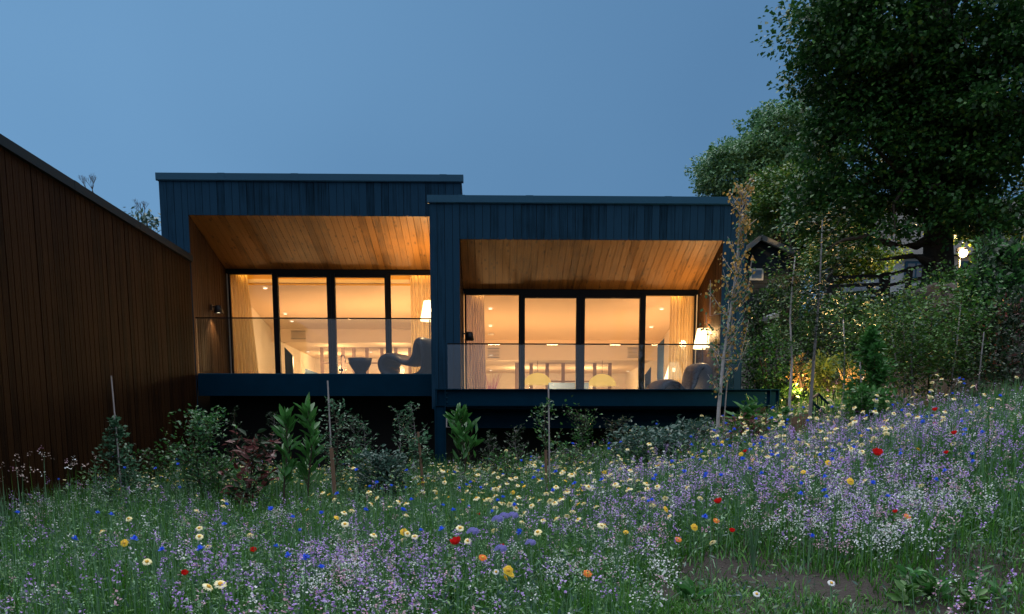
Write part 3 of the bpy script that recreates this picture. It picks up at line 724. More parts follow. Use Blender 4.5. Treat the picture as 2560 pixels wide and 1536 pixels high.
# bowl table and tap
bx_, bz_ = P(900, 897, 18.5)
t = thing('bowl_table', 'round grey bowl on a thick stem beside the upper left lounge chair', 'bowl table', (bx_, 18.5, 1.28))
hb = bz_ - 1.28
q = MB(); q.lathe([(.0001, .0), (.13, 0), (.12, .05), (.11, hb - .26), (.16, hb - .20), (.215, hb - .10), (.235, hb), (.225, hb), (.20, hb - .09), (.0001, hb - .13)], 28, (bx_, 18.5, 1.283)); q.build('bowl', M['chair'], t, smooth=True)
tx_, tz_ = P(857, 888, 20.9)
t = thing('standing_tap', 'tall curved chrome tap standing left of the grey bowl', 'tap', (tx_, 20.9, 1.25))
q = MB(); q.tube([(tx_ - .04, 20.9, 1.25), (tx_ - .04, 20.9, tz_ - .08), (tx_ - .03, 20.9, tz_ - .02), (tx_, 20.9, tz_), (tx_ + .035, 20.9, tz_ - .02), (tx_ + .05, 20.9, tz_ - .10), (tx_ + .05, 20.9, tz_ - .16)], .012, 8); q.build('spout', M['chrome'], t, smooth=True)
q = MB(); q.box(tx_ - .09, tx_ + .01, 20.88, 20.92, tz_ - .34, tz_ - .30); q.build('handle', M['chrome'], t)

# ------------------------------------------------------------------ left wing
XW = -5.50
t = thing('timber_wing', 'long dark brown timber clad wing running back to the upper pavilion', 'house wing', (XW, 12, gh(XW, 12)))
q = MB(); boards_y(q, XW, 1, 7.0, 17.78, -1.6, 3.30, w=.15, gap=.014, th=.03); q.build('wall_cladding', M['clad_side'], t)
q = MB(); q.box(XW - .3, XW - .035, 7.0, 17.77, -1.6, 3.30); q.build('wall_core', M['void'], t)
q = MB(); q.box(-14, XW - .31, 7.0, 17.77, -1.6, 3.3); q.box(-14, XW - .04, 7.0, 17.77, 3.301, 3.36); rf = q.build('roof', M['capdark'], t)
q = MB(); q.box(XW - .12, XW + .05, 6.98, 17.78, 3.302, 3.42); q.build('edge_capping', M['capdark'], rf)
for yy in (10.2, 12.9, 15.2):
    q = MB(); q.box(XW - .122, XW + .053, yy, yy + .16, 3.30, 3.424); q.build('capping_joint', M['capdark'], rf)

# ================================================================== PLANTS
def shrub(name, label, cat, x, y, h, rad, nb, nl, lsize, lm, stem='twig', prof='bush', clear=.1, group=None, sr=.012, six=False, ratio=.5, up=.5, lean=(0, 0), updir=.8, base_z=None, mixm=None, seed=None, lup=0.0):
    """stem with side branches and leaves along them"""
    z0 = (gh(x, y) if base_z is None else base_z) - .03
    t = thing(name, label, cat, (x, y, z0 + .03), group)
    r = random.Random(seed if seed is not None else int(x * 977 + y * 131)); q = MB()
    top = h * .93
    def sp(u): return Vector((x + lean[0] * u + .03 * h * math.sin(u * 5 + x), y + lean[1] * u + .03 * h * math.cos(u * 4 + y), z0 + u * top))
    q.tube([sp(k / 8) for k in range(9)], [sr * (1 - .75 * k / 8) for k in range(9)], 6)
    LP = []; LD = []
    for b_ in range(nb):
        u = clear + (1 - clear) * ((b_ + r.random()) / nb)
        v = (u - clear) / (1 - clear)
        if prof == 'bush': R = rad * (math.sin(PI * min(.97, .12 + .82 * v)) ** .6)
        elif prof == 'cone': R = rad * (1.05 - v) * (.7 + .3 * r.random()) + .03
        elif prof == 'column': R = rad * (.5 + .5 * r.random()) * (1 - .6 * v)
        elif prof == 'sparse': R = rad * r.uniform(.35, 1) * (1 - .5 * v)
        elif prof == 'top': R = rad * (.45 + .55 * v) * (.6 + .4 * r.random())
        else: R = rad
        a = r.uniform(0, 2 * PI); p0 = sp(u); rise = updir * R * r.uniform(.5, 1.1)
        p2 = p0 + Vector((R * math.cos(a), R * math.sin(a), rise)); p1 = (p0 + p2) / 2 + Vector((r.uniform(-.1, .1) * R, r.uniform(-.1, .1) * R, -.12 * R))
        q.tube([p0, p1, p2], [sr * .4, sr * .25, sr * .12], 4, cap=False)
        m_ = max(3, int(nl / nb)); dv = (p2 - p0)
        for k in range(m_):
            w_ = .15 + .9 * (k + r.random()) / m_
            pp = p0 * (1 - w_) ** 2 + p1 * 2 * w_ * (1 - w_) + p2 * w_ ** 2 if w_ <= 1 else p2
            jit = R * .16
            LP.append((pp.x + r.gauss(0, jit), pp.y + r.gauss(0, jit), pp.z + r.gauss(0, jit)))
            s_ = r.uniform(0, 2 * PI); LD.append((math.cos(s_) * .9 + dv.x / (R + .01) * .5, math.sin(s_) * .9 + dv.y / (R + .01) * .5, .25 + lup + r.uniform(-.5, .7)))
    q.build('stem', M[stem], t, smooth=True)
    ln = lsize * rng.uniform(.6, 1.15, len(LP))
    if mixm:
        mi = (rng.random(len(LP)) < mixm[1]).astype(int)
        leaves('foliage', LP, LD, ln, ratio, .15, [M[lm], M[mixm[0]]], mi, parent=t, up=up, six=six)
    else: leaves('foliage', LP, LD, ln, ratio, .15, [M[lm]], None, parent=t, up=up, six=six)
    return t
def at(px, py, Y):
    x, _ = P(px, py, Y); return x
def stake(name, label, cat, pb, Yb, ptop, r, m, zb=None, square=False, Yt=None):
    """pb = (px) at foot, ptop = (px, py) at the head"""
    x0 = at(pb, 1200, Yb); z0 = gh(x0, Yb) - .05 if zb is None else zb
    x1, z1 = P(ptop[0], ptop[1], Yt or Yb)
    q = MB()
    if square: q.bar((x0, Yb, z0), (x1, Yt or Yb, z1), r * 2)
    else: q.tube([(x0, Yb, z0), ((x0 + x1) / 2 + .004, Yb, (z0 + z1) / 2), (x1, Yt or Yb, z1)], [r, r * .95, r * .85], 8)
    o = q.build(name, M[m], None, (x0, Yb, z0 + .05)); return tag(o, label, cat)

def ztop_h(px, py, Y):       # height above the ground of an image point at depth Y
    x, z = P(px, py, Y); return x, z - gh(x, Y)
# --- left to right
x, h = ztop_h(285, 1022, 11.3)
shrub('holly_shrub', 'cone shaped holly shrub tied to a bare cane in front of the brown wing', 'shrub', x + .02, 11.3, h, .38, 80, 1500, .06, 'leaf_holly', prof='cone', clear=.10, updir=.3, sr=.02)
stake('garden_cane', 'bare grey cane rising above the cone shaped holly', 'cane', 302, 11.25, (278, 940), .010, 'cane')
x, h = ztop_h(485, 1018, 12.3)
shrub('green_shrub', 'loose bushy green shrub between the holly cone and the red leaved shrub', 'shrub', x + .05, 12.3, h, .42, 55, 1500, .065, 'leaf_laurel', prof='bush', clear=.12, sr=.018, mixm=('leaf_holly', .5))
x, h = ztop_h(582, 998, 15.6)
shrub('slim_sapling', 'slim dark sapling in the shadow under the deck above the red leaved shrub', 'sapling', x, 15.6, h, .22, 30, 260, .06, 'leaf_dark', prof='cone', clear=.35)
x, h = ztop_h(508, 1030, 14.2)
shrub('slim_sapling', 'slim bright leaved sapling against the end of the deck edge', 'sapling', x, 14.2, h, .2, 24, 240, .06, 'leaf', prof='column', clear=.3)
x, h = ztop_h(625, 1092, 11.8)
for k, (dx, dh) in enumerate(((0, 0),)):
    shrub('photinia_shrub', 'red leaved shrub left of the tall laurel', 'shrub', x, 11.8, h, .36, 34, 330, .13, 'leaf_red', prof='bush', clear=.15, six=True, ratio=.42, sr=.016, mixm=('leaf_dark', .42))
x, h = ztop_h(708, 1022, 11.4)
shrub('laurel_shrub', 'tall laurel with long upright leaves right of the red leaved shrub', 'shrub', x, 11.4, h, .10, 26, 78, .21, 'leaf_laurel', prof='column', clear=.25, six=True, ratio=.27, updir=1.6, sr=.014, up=.2, lup=.9)
x, h = ztop_h(768, 1002, 11.5)
shrub('laurel_shrub', 'taller laurel stem with large leaves just left of the caned holly', 'shrub', x, 11.5, h, .12, 28, 84, .22, 'leaf_laurel', prof='column', clear=.22, six=True, ratio=.27, updir=1.6, sr=.014, up=.2, lup=.9)
x, h = ztop_h(818, 975, 11.3)
shrub('holly_shrub', 'open holly climbing a cane in front of the middle of the deck edge', 'shrub', x + .06, 11.3, h, .24, 60, 620, .05, 'leaf_holly', prof='bush', clear=.2, updir=.4, sr=.013)
stake('garden_cane', 'grey cane standing in the open holly before the deck edge', 'cane', 832, 11.25, (819, 952), .011, 'cane')
stake('garden_stake', 'brown timber stake at the foot of the open holly', 'stake', 839, 11.1, (828, 1120), .02, 'stake', square=True)
for px, py, Y, lab in ((678, 1015, 15.5, 'faint thin sapling in the dark left of the laurels'), (905, 1040, 14.8, 'thin pale stemmed sapling right of the caned holly'), (877, 1020, 15.8, 'faint slender sapling behind the caned holly'),
                       (993, 1008, 15.6, 'thin sapling with a wide sparse top near the middle of the dark undercroft'), (1030, 990, 15.4, 'thin sapling with a pointed top next to the steel column'), (1225, 1075, 14.6, 'slim faint sapling in the gap right of the spread laurel'), (1292, 1060, 14.9, 'faint sapling in front of the void left of the tall middle cane'), (1600, 1065, 14.6, 'slim sapling just left of the broad blue green shrub')):
    x, h = ztop_h(px, py, Y)
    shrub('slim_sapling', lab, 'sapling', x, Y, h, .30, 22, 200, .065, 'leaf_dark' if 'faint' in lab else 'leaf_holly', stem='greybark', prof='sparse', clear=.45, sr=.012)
x, h = ztop_h(945, 1135, 11.7)
shrub('viburnum_shrub', 'dense low dark shrub below the deck edge left of the column', 'shrub', x, 11.7, h, .34, 60, 1100, .075, 'leaf_blue', prof='bush', clear=.1, six=True, ratio=.5, sr=.015)
x, h = ztop_h(1050, 1085, 12.8)
shrub('young_tree', 'small round topped young tree on a brown stake left of the column', 'sapling', x, 12.8, h, .25, 26, 300, .07, 'leaf_holly', prof='top', clear=.62, sr=.012)
stake('garden_stake', 'leaning brown stake holding the round topped young tree', 'stake', 1061, 12.7, (1045, 1080), .02, 'stake')
x, h = ztop_h(1156, 1022, 13.6)
shrub('laurel_shrub', 'laurel with spread long leaves right of the steel column', 'shrub', x, 13.6, h, .22, 34, 102, .24, 'leaf_laurel', prof='cone', clear=.40, six=True, ratio=.27, updir=1.5, sr=.015, up=.2, lup=.9)
x, h = ztop_h(1370, 985, 11.3)
shrub('apple_sapling', 'sparse upright sapling on a tall cane before the steel beams', 'sapling', x, 11.3, h, .34, 26, 300, .055, 'leaf', prof='sparse', clear=.25, updir=1.1, sr=.011, mixm=('leaf_holly', .5))
stake('garden_cane', 'tall grey cane crossing the steel beams in the middle', 'cane', 1374, 11.25, (1371, 962), .010, 'cane')
stake('garden_stake', 'short brown stake at the foot of the sparse upright sapling', 'stake', 1366, 11.2, (1364, 1125), .018, 'stake')
x, h = ztop_h(1462, 1032, 14.4)
shrub('young_tree', 'young tree with a bushy green head in front of the lower beam', 'sapling', x, 14.4, h, .36, 40, 620, .06, 'leaf_laurel', prof='top', clear=.5, sr=.013, mixm=('leaf_dark', .5))
x, h = ztop_h(1538, 1042, 14.4)
shrub('young_tree', 'smaller young tree right of the bushy headed one before the lower beam', 'sapling', x, 14.4, h, .26, 28, 300, .06, 'leaf_dark', prof='top', clear=.5, sr=.011)
x, h = ztop_h(1655, 1085, 12.3)
shrub('viburnum_shrub', 'broad dark blue green shrub beneath the right balcony', 'shrub', x, 12.3, h, .62, 90, 1900, .085, 'leaf_blue', prof='bush', clear=.05, six=True, ratio=.45, sr=.018, updir=.5)
x, h = ztop_h(1730, 1050, 12.6)
shrub('viburnum_shrub', 'upright grey green shrub close to the pale birch stem', 'shrub', x, 12.6, h, .30, 40, 600, .075, 'leaf_blue', prof='bush', clear=.1, six=True, ratio=.4, sr=.013)
x, h = ztop_h(1860, 1000, 12.6)
shrub('laurel_shrub', 'laurel with few big leaves right of the birch stem', 'shrub', x, 12.6, h, .32, 22, 60, .19, 'leaf_laurel', prof='sparse', clear=.4, six=True, ratio=.3, sr=.012, up=.2)
x, h = ztop_h(1868, 1045, 12.3)
shrub('photinia_shrub', 'reddish green shrub below the right end of the steel beam', 'shrub', x, 12.3, h, .32, 36, 420, .09, 'leaf_red', prof='bush', clear=.1, six=True, ratio=.42, sr=.013, mixm=('leaf', .6))
for px, py, Y, wd_, lab in ((1265, 1128, 12.9, .34, 'low green shrub between the spread laurel and the tall middle cane'), (1435, 1120, 12.8, .36, 'low green shrub under the bushy headed young tree'), (1560, 1128, 12.8, .32, 'low green shrub touching the left side of the broad blue green one'),
                       (1000, 1150, 12.6, .30, 'low green shrub between the dense dark shrub and the leaning stake'), (885, 1120, 13.0, .30, 'low green shrub behind the open holly stake'), (545, 1140, 12.6, .30, 'low green shrub left of the red leaved one'), (380, 1120, 12.9, .36, 'low green shrub between the holly cone and the loose bushy one')):
    x, h = ztop_h(px, py, Y)
    shrub('green_shrub', lab, 'shrub', x, Y, max(h, .35), wd_, 46, 620, .06, 'leaf_laurel', prof='bush', clear=.05, sr=.012, mixm=('leaf_dark', .45))
x, h = ztop_h(1955, 1015, 12.6)
shrub('green_shrub', 'wispy green shrub past the right end of the steel beam', 'shrub', x, 12.6, h, .18, 20, 160, .09, 'leaf_laurel', prof='sparse', clear=.3, sr=.01, six=True)
stake('garden_stake', 'thick brown stake at the foot of the white stemmed birch', 'stake', 1975, 12.4, (1988, 1042), .052, 'stake', square=True)
stake('garden_stake', 'thick brown stake at the foot of the tall bare stem', 'stake', 2004, 12.6, (2010, 1035), .045, 'stake', square=True)

# --- birch with autumn leaves in front of the right pavilion
Yb_ = 13.0
bxx, bzz = P(1790, 1165, Yb_)
t = thing('birch_tree', 'slender birch with orange autumn leaves in front of the right balcony lamp', 'birch', (bxx, Yb_, gh(bxx, Yb_)))
q = MB()
def IP(px, py, Y): x_, z_ = P(px, py, Y); return Vector((x_, Y, z_))
main = [Vector((bxx, Yb_, gh(bxx, Yb_) - .05)), IP(1790, 1160, Yb_), IP(1797, 1020, Yb_), IP(1808, 900, Yb_), IP(1826, 780, Yb_), IP(1840, 680, Yb_), IP(1848, 600, Yb_), IP(1856, 520, Yb_), IP(1858, 480, Yb_)]
q.mi = 0; q.tube(main, [.034, .030, .026, .021, .016, .011, .008, .005, .003], 8)
LP = []; LD = []; rb = random.Random(5)
brs = []
for k in range(60):
    u = rb.uniform(.28, 1.0); f_ = u * (len(main) - 1); i_ = min(int(f_), len(main) - 2); p0 = main[i_].lerp(main[i_ + 1], f_ - i_)
    a = rb.uniform(0, 2 * PI); R = rb.uniform(.12, .42) * (1.25 - u * .8)
    p2 = p0 + Vector((R * math.cos(a), R * .7 * math.sin(a), R * rb.uniform(.6, 1.6))); p1 = p0.lerp(p2, .5) + Vector((0, 0, -.05 * R))
    brs.append((p0, p1, p2))
for a_, b_, c_ in ((main[3], IP(1770, 860, Yb_), IP(1765, 780, Yb_)), (main[3], IP(1850, 900, Yb_ - .1), IP(1872, 800, Yb_ - .1)), (main[4], IP(1775, 790, Yb_), IP(1776, 700, Yb_)), (main[4], IP(1868, 750, Yb_), IP(1880, 640, Yb_)),
                   (main[3], IP(1840, 930, Yb_), IP(1872, 850, Yb_))):
    brs.append((a_, b_, c_))
for (p0, p1, p2) in brs:
    q.tube([p0, p1, p2], [.007, .005, .003], 4, cap=False)
    n_ = max(12, int((p2 - p0).length * 60))
    for k in range(n_):
        w_ = rb.uniform(.15, 1.0); pp = p0 * (1 - w_) ** 2 + p1 * 2 * w_ * (1 - w_) + p2 * w_ ** 2
        LP.append((pp.x + rb.gauss(0, .035), pp.y + rb.gauss(0, .035), pp.z + rb.gauss(0, .035))); s_ = rb.uniform(0, 2 * PI); LD.append((math.cos(s_), math.sin(s_), -.9))
q.build('trunk', M['birch'], t, smooth=True)
leaves('foliage', LP, LD, .06 * rng.uniform(.6, 1.1, len(LP)), .75, .15, [M['leaf_orange'], M['leaf_holly']], (rng.random(len(LP)) < np.clip(.75 - (np.array(LP)[:, 2] - .8) * .22, .1, .75)).astype(int), parent=t, up=.3)
stake('garden_cane', 'thin cane standing above the roof edge inside the autumn birch', 'cane', 1800, 13.1, (1855, 470), .009, 'cane')

# --- stems on the right
def bare_stem(name, label, cat, pts, Y, r0, r1, m, nleaf=0, lm='leaf_dark', lr=.3, start=.4, ls=.06, nb=14):
    x0, _ = P(pts[0][0], pts[0][1], Y); z0 = gh(x0, Y)
    t = thing(name, label, cat, (x0, Y, z0)); main = [Vector((x0, Y, z0 - .05))] + [IP(a, b_, Y) for a, b_ in pts]
    n = len(main); q = MB(); q.tube(main, [r0 + (r1 - r0) * i / (n - 1) for i in range(n)], 8)
    LP = []; LD = []; r = random.Random(int(x0 * 1000))
    for k in range(nb):
        u = r.uniform(start, 1); f_ = u * (n - 1); i_ = min(int(f_), n - 2); p0 = main[i_].lerp(main[i_ + 1], f_ - i_); a = r.uniform(0, 2 * PI); R = lr * r.uniform(.5, 1.2)
        p2 = p0 + Vector((R * math.cos(a), R * math.sin(a), R * r.uniform(.6, 1.4))); q.mi = 1; q.tube([p0, p0.lerp(p2, .5) + Vector((0, 0, -.04)), p2], [.004, .003, .0015], 4, cap=False); q.mi = 0
        for j in range(int(nleaf * 1.5 / nb)):
            w_ = r.uniform(.2, 1.1); pp = p0.lerp(p2, w_); LP.append((pp.x + r.gauss(0, R * .22), pp.y + r.gauss(0, R * .22), pp.z + r.gauss(0, R * .22))); s_ = r.uniform(0, 6.28); LD.append((math.cos(s_), math.sin(s_), r.uniform(-.6, .3)))
    q.build('trunk', [M[m], M['twig']], t, smooth=True)
    if LP: leaves('foliage', LP, LD, ls * rng.uniform(.6, 1.1, len(LP)), .6, .15, [M[lm]], None, parent=t)
    return t
bare_stem('birch_tree', 'white stemmed birch just right of the steel beam end', 'birch', [(1972, 1110), (1974, 1000), (1978, 940), (1980, 900), (1975, 800), (1980, 720), (1988, 640)], 12.9, .026, .008, 'birch', 700, 'leaf', .34, .45, .06, 26)
bare_stem('bare_sapling', 'very tall bare grey stem rising from below the handrail to the dark tree', 'sapling', [(2020, 1120), (2030, 960), (2040, 830), (2050, 700), (2056, 550)], 12.8, .034, .008, 'greybark', 500, 'leaf_dark', .45, .45, .07, 22)
bare_stem('birch_tree', 'thin white stem left of the bright laurel on the bank', 'birch', [(2106, 1040), (2110, 960), (2112, 880), (2108, 800)], 13.4, .020, .008, 'birch', 500, 'leaf', .4, .4, .06, 22)
bare_stem('birch_tree', 'leaning white stem of the crossed pair right of the bright laurel', 'birch', [(2254, 1030), (2250, 970), (2240, 900), (2228, 830)], 13.6, .020, .008, 'birch', 900, 'leaf', .5, .4, .065, 26)
bare_stem('birch_tree', 'upright white stem of the crossed pair right of the bright laurel', 'birch', [(2258, 1030), (2260, 960), (2262, 880), (2258, 800)], 13.7, .018, .008, 'birch', 600, 'leaf_blue', .5, .45, .06, 24)
bare_stem('young_tree', 'grey stemmed young tree on the bare soil bank', 'sapling', [(2282, 1050), (2282, 980), (2278, 900), (2285, 800)], 13.5, .024, .010, 'greybark', 900, 'leaf', .5, .35, .07, 28)
bare_stem('young_tree', 'brown stemmed young tree in the middle of the soil bank', 'sapling', [(2322, 1010), (2322, 930), (2326, 850), (2330, 780)], 14.0, .026, .010, 'twig', 1100, 'leaf', .6, .3, .07, 30)
bare_stem('birch_tree', 'pinkish white birch leaning towards the rock face', 'birch', [(2372, 1015), (2380, 940), (2392, 860), (2402, 760)], 13.8, .022, .008, 'birch', 1100, 'leaf', .6, .3, .07, 30)
bare_stem('birch_tree', 'rightmost thin pale stem before the dark hedge', 'birch', [(2440, 1020), (2448, 940), (2460, 830)], 13.2, .018, .008, 'greybark', 400, 'leaf_dark', .5, .35, .07, 18)
x, h = ztop_h(2178, 805, 12.9)
shrub('laurel_shrub', 'tall bright green laurel on the bank beside the handrail', 'shrub', x, 12.9, h, .42, 110, 1500, .11, 'leaf_laurel', prof='cone', clear=.02, six=True, ratio=.42, updir=.7, sr=.02)
stake('garden_cane', 'pale cane inside the bright green laurel', 'cane', 2152, 12.8, (2150, 905), .012, 'cane')

# --- lit shrubs behind the right pavilion
def bushy(name, label, cat, x, y, z, r, rz, n, ls, lm, group=None, stems=5, mixm=None, tall=.0):
    t = thing(name, label, cat, (x, y, z), group); rr = random.Random(int(x * 311 + y * 17))
    q = MB()
    for k in range(stems):
        a = rr.uniform(0, 6.28); q.tube([(x, y, z - .05), (x + r * .3 * math.cos(a), y + r * .3 * math.sin(a), z + rz * .7), (x + r * .7 * math.cos(a), y + r * .7 * math.sin(a), z + rz * 1.5)], [.02, .014, .005], 5, cap=False)
    q.build('stem', M['twig'], t)
    nc = max(6, n // 45); c = rng.normal(size=(nc, 3)); c = nrm(c) * rng.uniform(.45, 1, (nc, 1)) ** .5; c[:, 2] = c[:, 2] * .95
    idx = rng.integers(0, nc, n); off = nrm(rng.normal(size=(n, 3))) * rng.uniform(.3, 1, (n, 1)) * .28
    p = (c[idx] + off) * np.array([r, r, rz]) + np.array([x, y, z + rz * .95 + tall])
    p[:, 2] = np.maximum(p[:, 2], z)
    qx, qy = pj(p[:, 0], p[:, 1], p[:, 2]); kk = ((qx - 2408) ** 2 + (qy - 633) ** 2 > 34 ** 2) | (rng.random(n) < .06); p = p[kk]; off = off[kk]; n = len(p)   # a gap in the leaves before the lamp
    d = nrm(off) + rng.normal(size=(n, 3)) * .5; d[:, 2] += .1
    if mixm: leaves('foliage', p, d, ls * rng.uniform(.6, 1.2, n), .55, .15, [M[lm], M[mixm[0]]], (rng.random(n) < mixm[1]).astype(int), parent=t)
    else: leaves('foliage', p, d, ls * rng.uniform(.6, 1.2, n), .55, .15, [M[lm]], None, parent=t)
    return t
def bush_px(name, label, cat, px, py, Y, wpx, hpx, n, ls, lm, **k):
    """centre of the bush in the picture, at depth Y; it stands on the bank or terrace below"""
    x, z = P(px, py, Y); r = wpx / 2 / F_ * Y; rz = hpx / 2 / F_ * Y; zb = min(gh(x, Y), z - rz)
    return bushy(name, label, cat, x, Y, z - rz, r, rz, n, ls, lm, **k)
bush_px('lit_shrub', 'yellow green shrub lit from below left of the handrail steps', 'shrub', 2082, 935, 16.5, 120, 110, 2200, .07, 'leaf_yellow')
bush_px('lit_shrub', 'orange lit grassy shrub between the beam end and the tall stem', 'shrub', 2008, 925, 17.2, 70, 90, 900, .06, 'leaf_orange', mixm=('leaf', .4))
bush_px('green_shrub', 'round green shrub behind the right corner of the right pavilion', 'shrub', 1925, 905, 17.6, 110, 170, 3200, .07, 'leaf_laurel', mixm=('leaf_dark', .4))
bush_px('green_shrub', 'low green shrub behind the end of the steel beam', 'shrub', 1955, 1000, 17.4, 130, 80, 1200, .08, 'leaf')
bush_px('green_shrub', 'tall dark shrub between the pavilion corner and the shed', 'shrub', 1935, 790, 19.5, 130, 180, 3600, .08, 'leaf_dark', mixm=('leaf', .3))
bush_px('green_shrub', 'loose dark shrub below the field gate', 'shrub', 2100, 820, 18.5, 220, 170, 6000, .08, 'leaf', mixm=('leaf_dark', .5))
bush_px('green_shrub', 'wide blue green shrub mass right of the field gate', 'shrub', 2270, 845, 17.5, 260, 200, 9000, .08, 'leaf', mixm=('leaf_dark', .45))
bush_px('green_shrub', 'green shrub climbing towards the bright flood lamp', 'shrub', 2370, 745, 18.5, 180, 150, 5000, .08, 'leaf', mixm=('leaf_dark', .4))
bush_px('ivy_mass', 'broad leaved ivy hanging down the right of the rock face', 'ivy', 2440, 850, 15.0, 130, 420, 5500, .10, 'leaf_laurel', mixm=('leaf_dark', .55))
bush_px('ivy_mass', 'bright broad leaved climber below the lamp at the right edge', 'ivy', 2480, 690, 16.0, 150, 190, 3600, .12, 'leaf_laurel', mixm=('leaf_dark', .5))
bush_px('dark_hedge', 'very dark hedge filling the right edge above the pale flowers', 'hedge', 2540, 900, 14.5, 190, 330, 6500, .08, 'leaf_dark', mixm=('leaf_red', .12))
bush_px('green_shrub', 'small leafy shrub at the foot of the bright laurel', 'shrub', 2160, 1010, 12.4, 120, 90, 1400, .07, 'leaf_laurel', mixm=('leaf', .4))
bush_px('green_shrub', 'dark shrub in front of the shed wall', 'shrub', 2015, 755, 23.0, 150, 120, 2200, .09, 'leaf', mixm=('leaf_dark', .5))
# ornamental grass tuft
gx_, gz_ = P(2138, 985, 15.5)
n = 500; a = rng.uniform(0, 6.28, n); sp_ = rng.uniform(.05, .5, n); pos = np.stack([gx_ + rng.normal(0, .03, n), 15.5 + rng.normal(0, .03, n), np.full(n, gh(gx_, 15.5))], 1)
dr = np.stack([np.cos(a) * sp_, np.sin(a) * sp_, np.ones(n) * .8], 1)
o = leaves('ornamental_grass', pos, dr, .62 * rng.uniform(.6, 1.1, n), .02, .1, [M['grass_dry']], None, origin=(gx_, 15.5, gh(gx_, 15.5)))
tag(o, 'orange tuft of ornamental grass lit on the bare soil bank', 'grass tuft')

# --- rock face in the bank
r = random.Random(3); rx, rz_ = P(2425, 850, 16.6)
V = []; q_ = []
nu, nv = 34, 40
for j in range(nv + 1):
    for i in range(nu + 1):
        u = i / nu; v = j / nv
        f_ = sum(math.sin(i * a_ + j * b_ + c_) / (1 + k * .6) for k, (a_, b_, c_) in enumerate(((.23, .31, 0), (-.41, .53, 2), (.9, -.7, 4), (1.7, 1.3, 1))))
        wd = (.75 + .12 * math.sin(j * .35)) * (1 - .45 * v ** 3)
        V.append((rx + (u - .5) * 2 * wd + .05 * math.sin(j * .9 + i * .4), 16.9 - .45 * math.sin(PI * u) * (1 - .5 * v) + .10 * f_ + .06 * r.random(), rz_ - 1.6 + 2.6 * v + .05 * math.sin(i * .7 + j) ))
for j in range(nv):
    for i in range(nu): k = j * (nu + 1) + i; q_.append((k, k + 1, k + nu + 2, k + nu + 1))
nb_ = len(V)
V += [(v[0], v[1] + 1.2, v[2]) for v in V]; q_ += [tuple(nb_ + i for i in f)[::-1] for f in q_]
for j in range(nv):
    for i in (0, nu): k = j * (nu + 1) + i; q_.append((k, k + nu + 1, k + nu + 1 + nb_, k + nb_))
for i in range(nu):
    for j in (0, nv): k = j * (nu + 1) + i; q_.append((k, k + 1, k + 1 + nb_, k + nb_))
o = npmesh('rock_face', V, quads=q_, mats=[M['rock']], origin=(rx, 16.9, rz_ - 1.6), smooth=False); tag(o, 'rough brown rock face partly hidden by ivy on the bank', 'rock')

# --- undergrowth on the bank: nobody could count it
n = 60000
ux = rng.uniform(4.8, 14.5, n); uy = rng.uniform(12.8, 32, n)
dens = .25 + .75 * (np.sin(ux * 1.9 + np.sin(uy * 1.1) * 2) * np.sin(uy * 1.5 + 1.3) > -.35)
keep = (rng.random(n) < dens) & (ss(5, 6.4, ux) + rng.random(n) * .4 > .5) & ~((uy < 15.6) & (ux < 8.6) & (ux > 5.4) & (rng.random(n) < .93))
ux, uy = ux[keep], uy[keep]; n = len(ux)
hh = .15 + .75 * (.5 + .5 * np.sin(ux * 1.7 + 1) * np.sin(uy * 1.3)) * ss(15.2, 18, uy)
hh = hh * np.where((uy > 18.6) & (ux > 7.2), .18, 1)
uz = gz(ux, uy) + rng.random(n) ** .6 * hh
o = leaves('undergrowth', np.stack([ux, uy, uz], 1), np.stack([rng.normal(size=n), rng.normal(size=n) - .3, rng.normal(size=n) * .5 + .3], 1), .085 * rng.uniform(.6, 1.3, n), .6, .15, [M['leaf_dark'], M['leaf']], (rng.random(n) < .35).astype(int))
tag(o, 'tangled low green undergrowth covering the hillside', kind='stuff')

